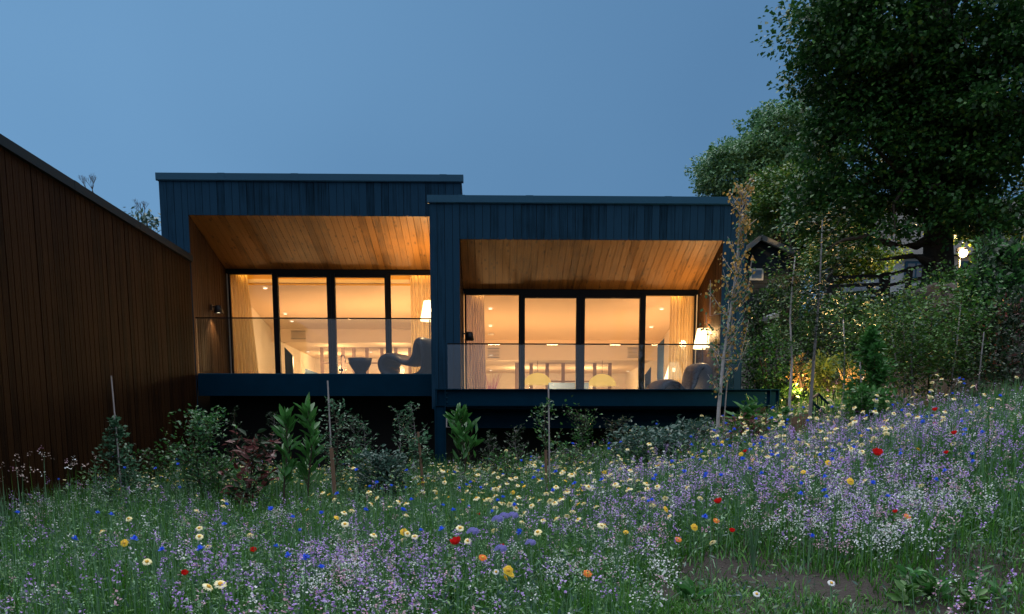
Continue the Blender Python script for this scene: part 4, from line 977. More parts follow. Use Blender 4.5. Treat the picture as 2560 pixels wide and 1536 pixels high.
# ================================================================== TREES
def crown_tree(name, label, x, y, z0, trunk_pts, tr, ell, nclump, per, cr_, ls, lm, mixm=None, ratio=.8, limbs=24, bark='bark', seed=1, low_yellow=None):
    t = thing(name, label, 'tree', (x, y, z0)); r = random.Random(seed); g = np.random.default_rng(seed)
    q = MB(); q.tube(trunk_pts, [tr * (1 - .6 * i / (len(trunk_pts) - 1)) for i in range(len(trunk_pts))], 12)
    w_ = np.array([e[3] * e[4] * e[5] for e in ell]); w_ = w_ / w_.sum()
    cs = []
    for k in range(nclump):
        e = ell[g.choice(len(ell), p=w_)]; d = g.normal(size=3); d /= np.linalg.norm(d); rad = g.uniform(.25, 1) ** .4
        cs.append([e[0] + d[0] * rad * e[3], e[1] + d[1] * rad * e[4], e[2] + d[2] * rad * e[5]])
    cs = np.array(cs)
    tv = [Vector(p) for p in trunk_pts]
    for k in range(limbs):
        c = Vector(cs[g.integers(0, nclump)]); s_ = tv[-1 - (k % max(1, len(tv) - 2))]
        m_ = s_.lerp(c, .5) + Vector((r.uniform(-.3, .3), r.uniform(-.3, .3), r.uniform(-.3, .5)))
        q.tube([s_, s_.lerp(m_, .5) + Vector((0, 0, .1)), m_, m_.lerp(c, .6) + Vector((r.uniform(-.2, .2), 0, .1)), c], [tr * .32, tr * .24, tr * .16, tr * .08, .01], 6, cap=False)
    q.build('trunk', M[bark], t, smooth=True)
    N = nclump * per; idx = np.repeat(np.arange(nclump), per); sz = g.uniform(.6, 1.25, nclump)[idx][:, None] * cr_
    off = nrm(g.normal(size=(N, 3))) * g.uniform(.15, 1, (N, 1)) ** .6 * sz * np.array([1.1, 1.1, .40])
    p = cs[idx] + off
    qx, qy = pj(p[:, 0], p[:, 1], p[:, 2]); kk = ((qx - 2408) ** 2 + (qy - 633) ** 2 > 34 ** 2) | (g.random(N) < .06); p = p[kk]; off = off[kk]; N = len(p)   # a gap in the leaves before the lamp
    d = nrm(off) + g.normal(size=(N, 3)) * .5; d[:, 2] -= .35
    mi = None; mats = [M[lm]]
    if mixm: mats.append(M[mixm[0]]); mi = (g.random(N) < mixm[1]).astype(int)
    leaves('crown', p, d, ls * g.uniform(.6, 1.15, N), ratio, .15, mats, mi, parent=t, up=.8)
    return t
def E(px, py, Y, w, h, dy):
    x, z = P(px, py, Y); return (x, Y, z, w / 2 / F_ * Y, dy, h / 2 / F_ * Y)
YT = 21.0
tb, _ = P(2345, 700, YT); tz0 = gh(tb, YT)
tp = [(tb, YT, tz0 - .2), (tb - .02, YT, P(2345, 660, YT)[1]), tuple(IP(2345, 560, YT)), tuple(IP(2335, 440, YT)), tuple(IP(2320, 300, YT)), tuple(IP(2330, 120, YT)), tuple(IP(2340, -100, YT))]
big = crown_tree('maple_tree', 'huge dark maple overhanging the right side of the garden', tb, YT, tz0, tp, .36,
    [E(2330, 60, 21, 620, 500, 2.6), E(2150, 130, 20.4, 340, 300, 1.8), E(2080, 60, 20, 240, 220, 1.2), E(2460, 250, 20, 420, 460, 2.4), E(2250, 330, 21, 480, 340, 2.2), E(2140, 430, 21, 280, 240, 1.8),
     E(2480, 430, 21, 380, 300, 2), E(2120, 545, 21.5, 260, 130, 1.6), E(2480, 560, 19.5, 300, 150, 1.4), E(2040, 520, 21.5, 150, 110, 1.2), E(2300, 520, 19.8, 300, 120, .8), E(2230, 590, 20, 180, 60, .5), E(2340, 600, 20, 70, 60, .3)],
    1350, 80, .50, .112, 'leaf_maple', ('leaf', .25), seed=4, limbs=60)
# low arching bough beneath the crown
q = MB(); q.tube([IP(2345, 585, YT), IP(2290, 615, YT - .3), IP(2230, 612, YT - .6), IP(2170, 590, YT - .7), IP(2110, 600, YT - .8), IP(2060, 625, YT - .9)], [.12, .09, .07, .05, .035, .015], 8)
q.tube([IP(2345, 660, YT), IP(2310, 650, YT - .3), IP(2280, 640, YT - .5), IP(2200, 650, YT - .6)], [.14, .10, .06, .02], 8); q.build('bough', M['bark'], big, smooth=True)
x0, _ = P(1900, 500, 34.0)
crown_tree('beech_tree', 'round grey green tree behind the right end of the lower roof', x0 + .6, 34.0, gh(x0 + .6, 34), [(x0 + .6, 34, gh(x0 + .6, 34) - .2), (x0 + .5, 34, 6), (x0 + .8, 34, 8.5), (x0 + 1, 34, 10.5)], .3,
    [E(1950, 350, 34, 200, 180, 1.8), E(1880, 430, 34, 240, 170, 2.2), E(1800, 430, 33.5, 110, 110, 1.2), E(1990, 420, 34.5, 200, 220, 2), E(1900, 530, 34, 200, 160, 2)],
    620, 95, .46, .12, 'leaf_lime', ('leaf', .25), seed=9, limbs=30)
x0, _ = P(1960, 560, 27.0)
crown_tree('ash_tree', 'yellow green feathery tree above the dark shed', x0 + .4, 27.0, gh(x0 + .4, 27), [(x0 + .4, 27, gh(x0, 27) - .2), (x0 + .3, 27, 5.5), (x0 + .3, 27, 7)], .14,
    [E(1965, 490, 27, 200, 120, 1.2), E(1905, 520, 26.5, 90, 60, .8), E(2080, 590, 26, 140, 150, 1.2)], 190, 70, .45, .11, 'leaf', ('leaf_yellow', .35), seed=12, limbs=14)
x0, _ = P(2110, 660, 24.0)
crown_tree('hazel_tree', 'low leafy tree behind the field gate lit from beyond', x0, 24.5, gh(x0, 24.5), [(x0, 24.5, gh(x0, 24.5) - .2), (x0, 24.5, gh(x0, 24.5) + .8), (x0 + .1, 24.5, gh(x0, 24.5) + 1.4)], .08,
    [E(2130, 650, 24.5, 220, 90, 1.0), E(2080, 690, 24.5, 150, 80, .8)], 110, 70, .40, .10, 'leaf_yellow', ('leaf', .5), seed=14, limbs=12)
x0, _ = P(2450, 620, 22.0)
crown_tree('hawthorn_tree', 'small leafy tree wrapped around the bright flood lamp', x0 + .3, 22.6, gh(x0 + .3, 22.6), [(x0 + .3, 22.6, gh(x0, 22.6) - .2), (x0 + .3, 22.6, gh(x0, 22.6) + 1), (x0 + .2, 22.6, gh(x0, 22.6) + 2)], .09,
    [E(2400, 590, 22.4, 110, 90, .6), E(2480, 610, 22.2, 150, 110, .9), E(2440, 560, 22.4, 200, 70, .9)], 110, 60, .36, .09, 'leaf_yellow', ('leaf', .6), seed=15, limbs=12)
x0, _ = P(2200, 600, 40.0)
crown_tree('background_tree', 'dark wide tree far behind the shed and the cottage', x0, 40.0, gh(x0, 40), [(x0, 40, gh(x0, 40) - .2), (x0, 40, 7), (x0 + .3, 40, 9)], .3,
    [E(2120, 590, 40, 460, 130, 2.0), E(2420, 590, 41, 500, 150, 2.0), E(1990, 590, 39, 240, 110, 1.5)], 420, 70, .75, .22, 'leaf_dark', None, seed=21, limbs=20)
# bare twigs above the wing roof
def twig_tree(label, px, py, Y, hpx, n, sd, leafy):
    x, z = P(px, py, Y); r = random.Random(sd); t = thing('bare_tree', label, 'tree', (x, Y, gh(x, Y)))
    q = MB(); tips = []
    def br(p, d, l, rad, dep):
        e = p + d * l; q.tube([p, p.lerp(e, .5) + Vector((r.uniform(-.05, .05), 0, 0)) * l, e], [rad, rad * .8, rad * .6], 4, cap=False)
        if dep == 0: return
        for k in range(3 if dep > 1 else 2):
            nd = (d + Vector((r.uniform(-.6, .6), r.uniform(-.4, .4), r.uniform(.0, .5)))).normalized(); br(e, nd, l * r.uniform(.55, .8), rad * .6, dep - 1)
    s_ = hpx / F_ * Y
    q.tube([(x, Y, gh(x, Y) - .1), (x, Y, z)], [.07, .014], 6)
    for k in range(n): br(Vector((x + (k - n / 2) * .12 * s_, Y, z)), Vector((r.uniform(-.5, .5), 0, 1)).normalized(), s_ * .34, .012, 4)
    q.build('trunk', M['twig'], t)
    m_ = 160 * leafy
    if m_:
        p = np.stack([x + rng.normal(0, .28 * s_, m_), Y + rng.normal(0, .3, m_), z + .12 * s_ + rng.normal(0, .13 * s_, m_)], 1)
        leaves('crown', p, rng.normal(size=(m_, 3)), .13, .5, .1, [M['leaf_blue']], None, parent=t)
twig_tree('bare twiggy tree top above the middle of the wing roof', 232, 492, 24, 52, 3, 3, 0)
twig_tree('bare twiggy tree top with a few leaves beside the upper pavilion', 368, 560, 22, 56, 2, 8, 1)

# ================================================================== HOUSES, GATE, STEPS ON THE HILL
Ys = 27.0
sx0, sz0 = P(1868, 640, Ys); sx1, sz1 = P(2005, 640, Ys); ax, az = P(1895, 594, Ys); gb = gh(sx0, Ys) - .3
t = thing('garden_shed', 'dark blue weatherboarded shed with pale roof edges beyond the pavilion', 'shed', (sx0, Ys, gb))
q = MB(); q.prism([(sx0 - .6, gb), (sx1, gb), (sx1, sz1 - .1), (ax, az - .12), (sx0 - .6, sz0 - .25)], 'y', Ys, Ys + 4)
zz = gb
while zz < az - .1:
    xa = sx0 - .6; xr = sx1 if zz < sz1 - .1 else ax + (sx1 - ax) * (az - .12 - zz) / (az - .02 - sz1)
    if zz < sz0 - .3: q.box(xa, xr, Ys - .02, Ys - .002, zz, zz + .12)
    zz += .14
q.build('wall', M['shed'], t)
q = MB()
q.hexa([(ax, Ys - .25, az - .06), (ax, Ys - .25, az + .02), (ax, Ys + 4.2, az - .06), (ax, Ys + 4.2, az + .02), (sx1 + .3, Ys - .25, sz1 - .22), (sx1 + .3, Ys - .25, sz1 - .14), (sx1 + .3, Ys + 4.2, sz1 - .22), (sx1 + .3, Ys + 4.2, sz1 - .14)])
q.hexa([(sx0 - .8, Ys - .25, sz0 - .42), (sx0 - .8, Ys - .25, sz0 - .34), (sx0 - .8, Ys + 4.2, sz0 - .42), (sx0 - .8, Ys + 4.2, sz0 - .34), (ax, Ys - .25, az - .06), (ax, Ys - .25, az + .02), (ax, Ys + 4.2, az - .06), (ax, Ys + 4.2, az + .02)])
rf = q.build('roof', M['slate'], t)
q = MB(); q.bar((ax, Ys - .28, az - .06), (sx1 + .3, Ys - .28, sz1 - .22), .13); q.bar((ax, Ys - .28, az - .06), (sx0 - .8, Ys - .28, sz0 - .42), .13); q.build('bargeboard', M['stone'], rf)
wx0, wz0 = P(1875, 672, Ys); wx1, wz1 = P(1907, 702, Ys)
q = MB(); q.box(wx0, wx1, Ys - .045, Ys - .021, wz1, wz0); wd = q.build('window', M['white'], t)
q = MB(); q.box(wx0 + .05, wx1 - .05, Ys - .05, Ys - .046, wz1 + .05, wz0 - .05); q.build('pane', mat('pale_pane', (.16, .24, .36), .2), wd)

Yh = 31.0
hx0, hz0 = P(2215, 640, Yh); hx1, _ = P(2560, 640, Yh); gb = P(2215, 760, Yh)[1]
t = thing('white_cottage', 'white rendered cottage with a slate roof behind the gate', 'house', (hx0, Yh, gb))
q = MB(); q.box(hx0, hx1 + 2, Yh, Yh + 5, gb - 1, hz0); q.build('wall', M['render'], t)
q = MB(); q.prism([(Yh - .3, hz0), (Yh + 5.3, hz0), (Yh + 2.5, hz0 + 2.4)], 'x', hx0 - .3, hx1 + 2.3); q.build('roof', M['slate'], t)
for k, (a, b_, lit) in enumerate(((2262, 2312, 0), (2400, 2450, 0))):
    (wa, zt_), (wb, zb_) = P(a, 654, Yh), P(b_, 700, Yh)
    q = MB(); q.box(wa, wb, Yh - .06, Yh - .002, zb_, zt_); wd = q.build('window', M['cap'], t)
    q = MB(); q.box(wa + .08, (wa + wb) / 2 - .03, Yh - .068, Yh - .061, zb_ + .08, zt_ - .08); q.box((wa + wb) / 2 + .03, wb - .08, Yh - .068, Yh - .061, zb_ + .08, zt_ - .08); q.build('pane', mat('evening_pane', (.10, .12, .16), .15), wd)

Yg = 22.5
def hp(px, py, Y=Yg): return tuple(IP(px, py, Y))
gxa = P(2080, 740, Yg)[0]
t = thing('field_gate', 'dark timber five bar gate standing open at the top of the bank', 'gate', (gxa, Yg, gh(gxa, Yg)))
q = MB()
for a, b_ in ((695, 690), (716, 711), (737, 728), (752, 744)): q.bar(hp(2078, a), hp(2205, b_), .07)
q.bar(hp(2080, 690), hp(2080, 758), .08); q.bar(hp(2203, 685), hp(2203, 750), .08); q.build('rail', M['black'], t)
q = MB(); q.bar(hp(2168, 716, Yg - .05), hp(2203, 745, Yg - .05), .06); q.bar(hp(2150, 745, Yg - .05), hp(2185, 712, Yg - .05), .05); q.build('brace', M['black'], t)
q = MB(); xg_, zg_ = P(2074, 700, Yg); q.bar((xg_, Yg, min(gh(xg_, Yg), zg_ - 1) - .2), hp(2073, 672), .13); q.build('post', M['black'], t); q = MB(); xg_, zg_ = P(2217, 700, Yg); q.bar((xg_, Yg, min(gh(xg_, Yg), zg_ - 1) - .2), hp(2216, 682), .15); q.build('post', M['black'], t)
gxa = P(2225, 700, Yg)[0]
t = thing('rail_fence', 'dark post and rail fence sloping up from the gate towards the lamp', 'fence', (gxa, Yg, gh(gxa, Yg)))
q = MB(); q.bar(hp(2222, 688), hp(2330, 658), .07); q.bar(hp(2222, 714), hp(2330, 690), .07); q.build('rail', M['black'], t)
for a, b_ in ((2275, 668), (2328, 652)): xg_, _ = P(a, b_, Yg); MB().bar((xg_, Yg + .08, gh(xg_, Yg) - .2), hp(a, b_, Yg + .08), .12).build('post', M['black'], t)

# steps with handrails
Yt_ = 14.2
sxa, sza = P(2030, 1010, Yt_); gb = gh(sxa, Yt_)
t = thing('garden_steps', 'steel garden steps with slanting handrails between the stakes and the laurel', 'steps', (sxa, Yt_, gb))
q = MB()
for a, b_, Yy in (((2025, 1000), (2078, 1050), Yt_ - .2), ((2045, 985), (2105, 1045), Yt_ + .4), ((2025, 1000), (2045, 985), None)):
    q.bar(tuple(IP(a[0], a[1], Yy or Yt_ - .2)), tuple(IP(b_[0], b_[1], Yy or Yt_ + .4)), .03)
hr = q.build('handrail', M['steel'], t)
for k in range(8):
    u = k / 7; a = IP(2025 + 53 * u, 1000 + 50 * u, Yt_ - .2); MB().tube([tuple(a), (a.x, a.y, a.z - .75)], .009, 5).build('baluster', M['steel'], t)
    a = IP(2045 + 60 * u, 985 + 60 * u, Yt_ + .4); MB().tube([tuple(a), (a.x, a.y, a.z - .75)], .009, 5).build('baluster', M['steel'], t)
q = MB()
for k in range(6): a = IP(2028 + 10 * k, 1040 + 11 * k, Yt_); q.box(a.x - .1, a.x + .12, Yt_ - .2, Yt_ + .5, a.z - .45, a.z - .41)
q.build('tread', M['steel2'], t)

# stone slabs on the bank and the flood lamp
for k, (a, b_, wv, lab) in enumerate(((1928, 796, 24, 'pale stone slab half hidden behind the pavilion corner'),)):
    c = IP(a, b_, 18.6); s_ = wv / 2 / F_ * 18.6
    q = MB(); q.hexa([(c.x - s_, c.y - .2, c.z - .06), (c.x - s_, c.y - .2, c.z), (c.x - s_ * .8, c.y + .3, c.z - .02), (c.x - s_ * .8, c.y + .3, c.z + .06), (c.x + s_, c.y - .18, c.z + .02), (c.x + s_, c.y - .18, c.z + .1), (c.x + s_ * .9, c.y + .3, c.z + .05), (c.x + s_ * .9, c.y + .3, c.z + .13)])
    tag(q.build('stone_slab', M['stone'], None, (c.x, c.y, c.z - .06)), lab, 'stone')
fx, fz = P(2408, 633, 24.0)
t = thing('flood_lamp', 'dazzling warm flood lamp shining through the leaves at the top right of the bank', 'lamp', (fx, 24.0, gh(fx, 24.0)))
q = MB(); q.tube([(fx, 24.15, gh(fx, 24.0) - .1), (fx, 24.15, fz)], .03, 8); q.build('post', M['black'], t)
q = MB(); q.lathe([(.0001, .10), (.12, .08), (.13, -.0)], 16, (fx, 24.12, fz + .06)); q.build('housing', M['black'], t)
V = []; 
q = MB(); q.lathe([(.0001, -.115), (.08, -.08), (.115, 0), (.08, .08), (.0001, .115)], 16, (fx, 24.0, fz)); q.build('bulb', M['star'], t, smooth=True)
point('flood_lamp_light', (fx - .05, 23.75, fz), 1100, (1, .62, .25), .08)
# low garden light behind the lit shrubs
bx2, bz2 = P(2150, 1000, 15.6); gb = gh(bx2, 15.6)
t = thing('bollard_light', 'small lit garden bollard hidden among the yellow lit shrubs', 'garden light', (bx2, 15.6, gb))
q = MB(); q.tube([(bx2, 15.6, gb - .05), (bx2, 15.6, gb + .30)], .03, 10); q.build('post', M['black'], t)
q = MB(); q.tube([(bx2, 15.6, gb + .301), (bx2, 15.6, gb + .36)], .035, 10); q.build('lamp_head', M['down'], t)
point('bollard_glow', (P(2085, 960, 15.2)[0], 15.2, gb + .55), 120, (1, .60, .22), .05)
point('bollard_glow', (P(1990, 930, 17.2)[0], 17.0, 1.0), 30, (1, .55, .2), .05)
#MEADOW
# ================================================================== MEADOW
def sample(n, y0, y1, p=1.0, pad=.6):
    u = rng.random(n); y = (y0 ** (p + 1) + u * (y1 ** (p + 1) - y0 ** (p + 1))) ** (1 / (p + 1))
    x = rng.uniform(-1, 1, n) * (.575 * y + pad) + .03 * y
    k = (x > XW + .04) & ~((y > 17.0) & (x < 4.8))
    return x[k], y[k]
def blob(px, py, cx, cy_, rx, ry): return np.exp(-(((px - cx) / rx) ** 2 + ((py - cy_) / ry) ** 2))
def bare(x, y):
    """0..1: how bare the soil is here (patches on the ground itself)"""
    px, py = pj(x, y, gz(x, y))
    b = 1.1 * blob(px, py, 1960, 1450, 170, 30) + .9 * blob(px, py, 1800, 1420, 120, 30) + .8 * blob(px, py, 2120, 1500, 130, 34) + .8 * blob(px, py, 1640, 1495, 110, 34) + 1.0 * blob(px, py, 2330, 1270, 60, 45) \
        + .95 * blob(px, py, 700, 1290, 330, 18) + .8 * blob(px, py, 1150, 1282, 200, 15) + .9 * blob(px, py, 2250, 990, 170, 45)
    nn = .55 + .45 * np.sin(x * 5.3 + np.sin(y * 4.1) * 1.4) * np.sin(y * 5.9 + x)
    return np.clip(b * (.55 + .8 * nn), 0, 1)
def blades(name, x, y, h, wd, lean, mats, midx, label):
    n = len(x); z = gz(x, y) - .01; a = rng.uniform(0, 2 * PI, n); ux, uy = np.cos(a), np.sin(a); b = rng.uniform(0, 2 * PI, n)
    lx, ly = np.cos(b) * lean * h, np.sin(b) * lean * h
    p = np.stack([x, y, z], 1); W2 = np.stack([ux, uy, 0 * ux], 1) * (wd / 2)[:, None]
    m_ = p + np.stack([lx * .35, ly * .35, h * .58], 1); t_ = p + np.stack([lx, ly, h * (1 - .25 * lean ** 2)], 1)
    V = np.stack([p - W2, p + W2, m_ + W2 * .75, m_ - W2 * .75, t_], 1).reshape(-1, 3)
    i = np.arange(n)[:, None] * 5
    o = npmesh(name, V, quads=i + np.array([[0, 1, 2, 3]]), tris=i + np.array([[3, 2, 4]]), mats=mats, midx=np.concatenate([midx, midx]))
    return tag(o, label, kind='stuff')
# --- grass
x, y = sample(250000, 3.6, 17.5, .35)
k = (rng.random(len(x)) > bare(x, y) * 1.02) & ~((x > 6.2) & (y > 13.5)); x, y = x[k], y[k]; n = len(x)
px, py = pj(x, y, gz(x, y) + .1)
cl_ = .5 + .5 * np.sin(x * 3.1 + np.sin(y * 2.3) * 1.5) * np.sin(y * 3.7 + 1.3 * np.sin(x * 1.9))
gpy = pj(x, y, gz(x, y))[1]; lawn = ss(1390, 1460, gpy) * ss(1600, 1720, px) + ss(1300, 1380, gpy) * ss(2320, 2400, px); lawn = np.clip(lawn, 0, 1)
h = rng.uniform(.04, .20, n) * (.40 + .80 * cl_) * (1 - .62 * lawn) + .025
blades('grass', x, y, h, .0045 + .0006 * y + rng.uniform(0, .002, n), rng.uniform(.15, 1.25, n), [M['grass'], M['grass2']], (rng.random(n) < .12).astype(int), 'green meadow grass covering the sloping ground')
# --- tall thin grey green flower stems
x, y = sample(38000, 4.0, 16.5, .6)
px, py = pj(x, y, gz(x, y) + .3); gpy = pj(x, y, gz(x, y))[1]
k = (rng.random(len(x)) > bare(x, y) * 1.3) & ~((gpy > 1415) & (px > 1620) & (rng.random(len(x)) < .96)) & ~((gpy > 1330) & (px > 2330) & (rng.random(len(x)) < .8)) & ~((x > 6.0) & (y > 13.2))
x, y = x[k], y[k]; n = len(x)
bed = .5 + .5 * np.sin(x * 1.3 + 2) * np.sin(y * .9)
h = rng.uniform(.22, .52, n) * (.75 + .35 * bed)
blades('flower_stems', x, y, h, .0035 + .0005 * y, rng.uniform(.02, .25, n), [M['grass2'], M['grass']], (rng.random(n) < .45).astype(int), 'thin grey green flower stems standing above the grass')
# leaves low on the stems: gives the meadow its leafy body
x, y = sample(160000, 3.8, 16.5, .35)
k = (rng.random(len(x)) > bare(x, y) * 1.1) & ~((x > 6.2) & (y > 13.3)); gpx, gpy = pj(x, y, gz(x, y)); k &= ~((gpy > 1410) & (gpx > 1620) & (rng.random(len(x)) < .8)); x, y = x[k], y[k]; n = len(x)
cl_ = .5 + .5 * np.sin(x * 4.3 + np.sin(y * 3.3)) * np.sin(y * 4.7 + x)
z = gz(x, y) + rng.uniform(.01, .34, n) * (.35 + .8 * cl_)
o = leaves('meadow_leaves', np.stack([x, y, z], 1), np.stack([rng.normal(size=n), rng.normal(size=n), rng.normal(size=n) * .6 + .5], 1), rng.uniform(.02, .055, n), .32, .1, [M['leaf'], M['leaf_blue'], M['grass2']], rng.choice(3, n, p=[.5, .3, .2]))
tag(o, 'small green leaves filling the meadow between the stems', kind='stuff')

# taller leafy weeds under the deck edge, where shrubs and meadow meet
x, y = sample(60000, 10.3, 16.4, .3)
cm_ = np.sin(x * 2.7 + 1.5 * np.sin(y * 1.9)) * np.sin(y * 2.9 + x)
k = (cm_ > .05) & (bare(x, y) < .4) & (x < 5.2); x, y, cm_ = x[k], y[k], cm_[k]; n = len(x)
z = gz(x, y) + rng.random(n) * (.18 + .42 * cm_)
o = leaves('leafy_weeds', np.stack([x, y, z], 1), np.stack([rng.normal(size=n), rng.normal(size=n), rng.normal(size=n) * .5 + .5], 1), rng.uniform(.025, .07, n), .4, .1, [M['leaf'], M['leaf_holly'], M['leaf_laurel']], rng.choice(3, n, p=[.45, .3, .25]))
tag(o, 'leafy green weeds between the shrubs in front of the house', kind='stuff')
def in_frame(px, py): return (px > -60) & (px < 2620) & (py < 1600)
def spikes(name, label, dens, ntry, hlo, hhi, per, rad, tall, sz, mats, probs, p=.6, y0=4.0, y1=16):
    x, y = sample(ntry, y0, y1, p); h = rng.uniform(hlo, hhi, len(x)); z = gz(x, y) + h
    px, py = pj(x, y, z); gpy = pj(x, y, z - h)[1]
    ph = (len(name) * 1.7) % 6.28; drift = np.clip(.55 + .9 * np.sin(x * 2.1 + 1.4 * np.sin(y * 1.7 + ph) + ph) * np.sin(y * 2.6 + 1.2 * np.sin(x * 1.5) + 2 * ph), .06, 1.4)
    k = (rng.random(len(x)) < dens(px, py) * drift) & ~((gpy > 1440) & (px > 1700) & (px < 2330)) & (bare(x, y) < .55) & ~((x > 6.4) & (y > 13)); x, y, z = x[k], y[k], z[k]; n = len(x)
    idx = np.repeat(np.arange(n), per); N = n * per
    tt = rng.random(N)
    rr = rad * (1.05 - tt * .6)
    a = rng.uniform(0, 2 * PI, N)
    p_ = np.stack([x[idx] + np.cos(a) * rr * rng.random(N), y[idx] + np.sin(a) * rr * rng.random(N), z[idx] - tall + tt * tall], 1)
    cm = rng.choice(len(mats), n, p=probs)[idx]
    d = np.stack([np.cos(a), np.sin(a), rng.normal(size=N) * .5 + .1], 1)
    o = leaves(name, p_, d, sz * rng.uniform(.7, 1.25, N), .85, .15, [M[m] for m in mats], cm, up=.4)
    lean_ = rng.uniform(0, .05, n); bl = blades(name + '_stems', x, y, (z - gz(x, y)) * rng.uniform(.93, .99, n), .003 + .0005 * y, lean_, [M['grass2'], M['grass']], (rng.random(n) < .5).astype(int), 'thin stems carrying the ' + label)
    return tag(o, label, kind='stuff'), n
d1 = lambda px, py: np.clip(.95 * blob(px, py, 570, 1440, 220, 95) + .75 * blob(px, py, 860, 1430, 220, 90) + 1.0 * blob(px, py, 2250, 1130, 230, 120) + .95 * blob(px, py, 1960, 1180, 280, 110) + .45 * blob(px, py, 1700, 1230, 300, 100)
    + .5 * blob(px, py, 2480, 1080, 150, 60) + .35 * blob(px, py, 1900, 1300, 120, 60) + .25 * blob(px, py, 1250, 1400, 200, 60) + .04 + .25 * blob(px, py, 60, 1480, 160, 80) + .25 * blob(px, py, 2420, 1420, 130, 50), 0, 1)
print('toadflax', spikes('toadflax', 'lilac and purple flower spikes crowding the meadow', d1, 34000, .22, .46, 11, .022, .085, .0155, ['f_purple', 'f_pink', 'f_white'], [.80, .12, .08])[1])
d2 = lambda px, py: np.clip(.85 * blob(px, py, 1620, 1400, 70, 60) + .9 * blob(px, py, 2290, 1230, 150, 70) + .55 * blob(px, py, 1450, 1420, 90, 35) + .3 * blob(px, py, 860, 1370, 60, 40) + 1.0 * blob(px, py, 2180, 1300, 120, 55) + .5 * blob(px, py, 2000, 1290, 160, 50) + .35 * blob(px, py, 130, 1270, 80, 30)
    + .15 * blob(px, py, 900, 1470, 300, 60) + .45 * blob(px, py, 2400, 1260, 120, 60) + .02, 0, 1)
print('baby', spikes('babys_breath', 'clouds of tiny white flowers low in the meadow', lambda px, py: d2(px, py) * 2.4, 11000, .16, .34, 30, .085, .10, .0145, ['f_white', 'f_pink'], [.88, .12])[1])
d3 = lambda px, py: np.clip(.9 * blob(px, py, 2130, 1350, 50, 35) + .6 * blob(px, py, 1690, 1520, 90, 25) + .5 * blob(px, py, 1590, 1340, 110, 50) + .5 * blob(px, py, 440, 1300, 130, 30) + .02, 0, 1)
spikes('pink_clusters', 'small pink flower clusters near the bare soil', lambda px, py: d3(px, py) * 1.8, 3500, .12, .30, 16, .05, .06, .017, ['f_pink', 'f_white'], [.85, .15])
d4 = lambda px, py: np.clip(.75 * blob(px, py, 90, 1110, 150, 60) + .8 * blob(px, py, 2480, 1040, 120, 55) + .3 * blob(px, py, 2450, 1300, 120, 60), 0, 1) * ((px < 240) | (px > 2330))
spikes('seedheads', 'pale fading seedheads at both edges of the meadow', d4, 9000, .35, .85, 7, .04, .07, .018, ['f_dead', 'f_pink', 'f_white'], [.7, .15, .15])
M['seed'] = leafm('pale_green_seed_pod', (.12, .30, .12), (.30, .52, .26), .3, .5)
d6 = lambda px, py: np.clip(.35 + .5 * blob(px, py, 950, 1320, 260, 60) + .3 * blob(px, py, 2150, 1080, 350, 80) + .4 * blob(px, py, 500, 1180, 300, 70), 0, 1) * ~((py > 1400) & (px > 1650))
spikes('seed_stalks', 'pale green seed stalks rising through the meadow', d6, 9000, .22, .46, 16, .020, .20, .011, ['seed', 'grass2'], [.7, .3], p=.5)
# small pale and yellow dots in the far bed
d5 = lambda px, py: np.clip(.45 * blob(px, py, 500, 1170, 260, 50) + .5 * blob(px, py, 1250, 1180, 330, 60) + .3 * blob(px, py, 850, 1190, 150, 30) + .3 * blob(px, py, 1900, 1120, 400, 60), 0, 1)
spikes('small_meadow_daisies', 'countless small pale daisies in the far bed', d5, 14000, .20, .42, 5, .014, .006, .022, ['f_cream', 'f_white', 'f_yellow'], [.6, .25, .15], p=1.2, y0=8)

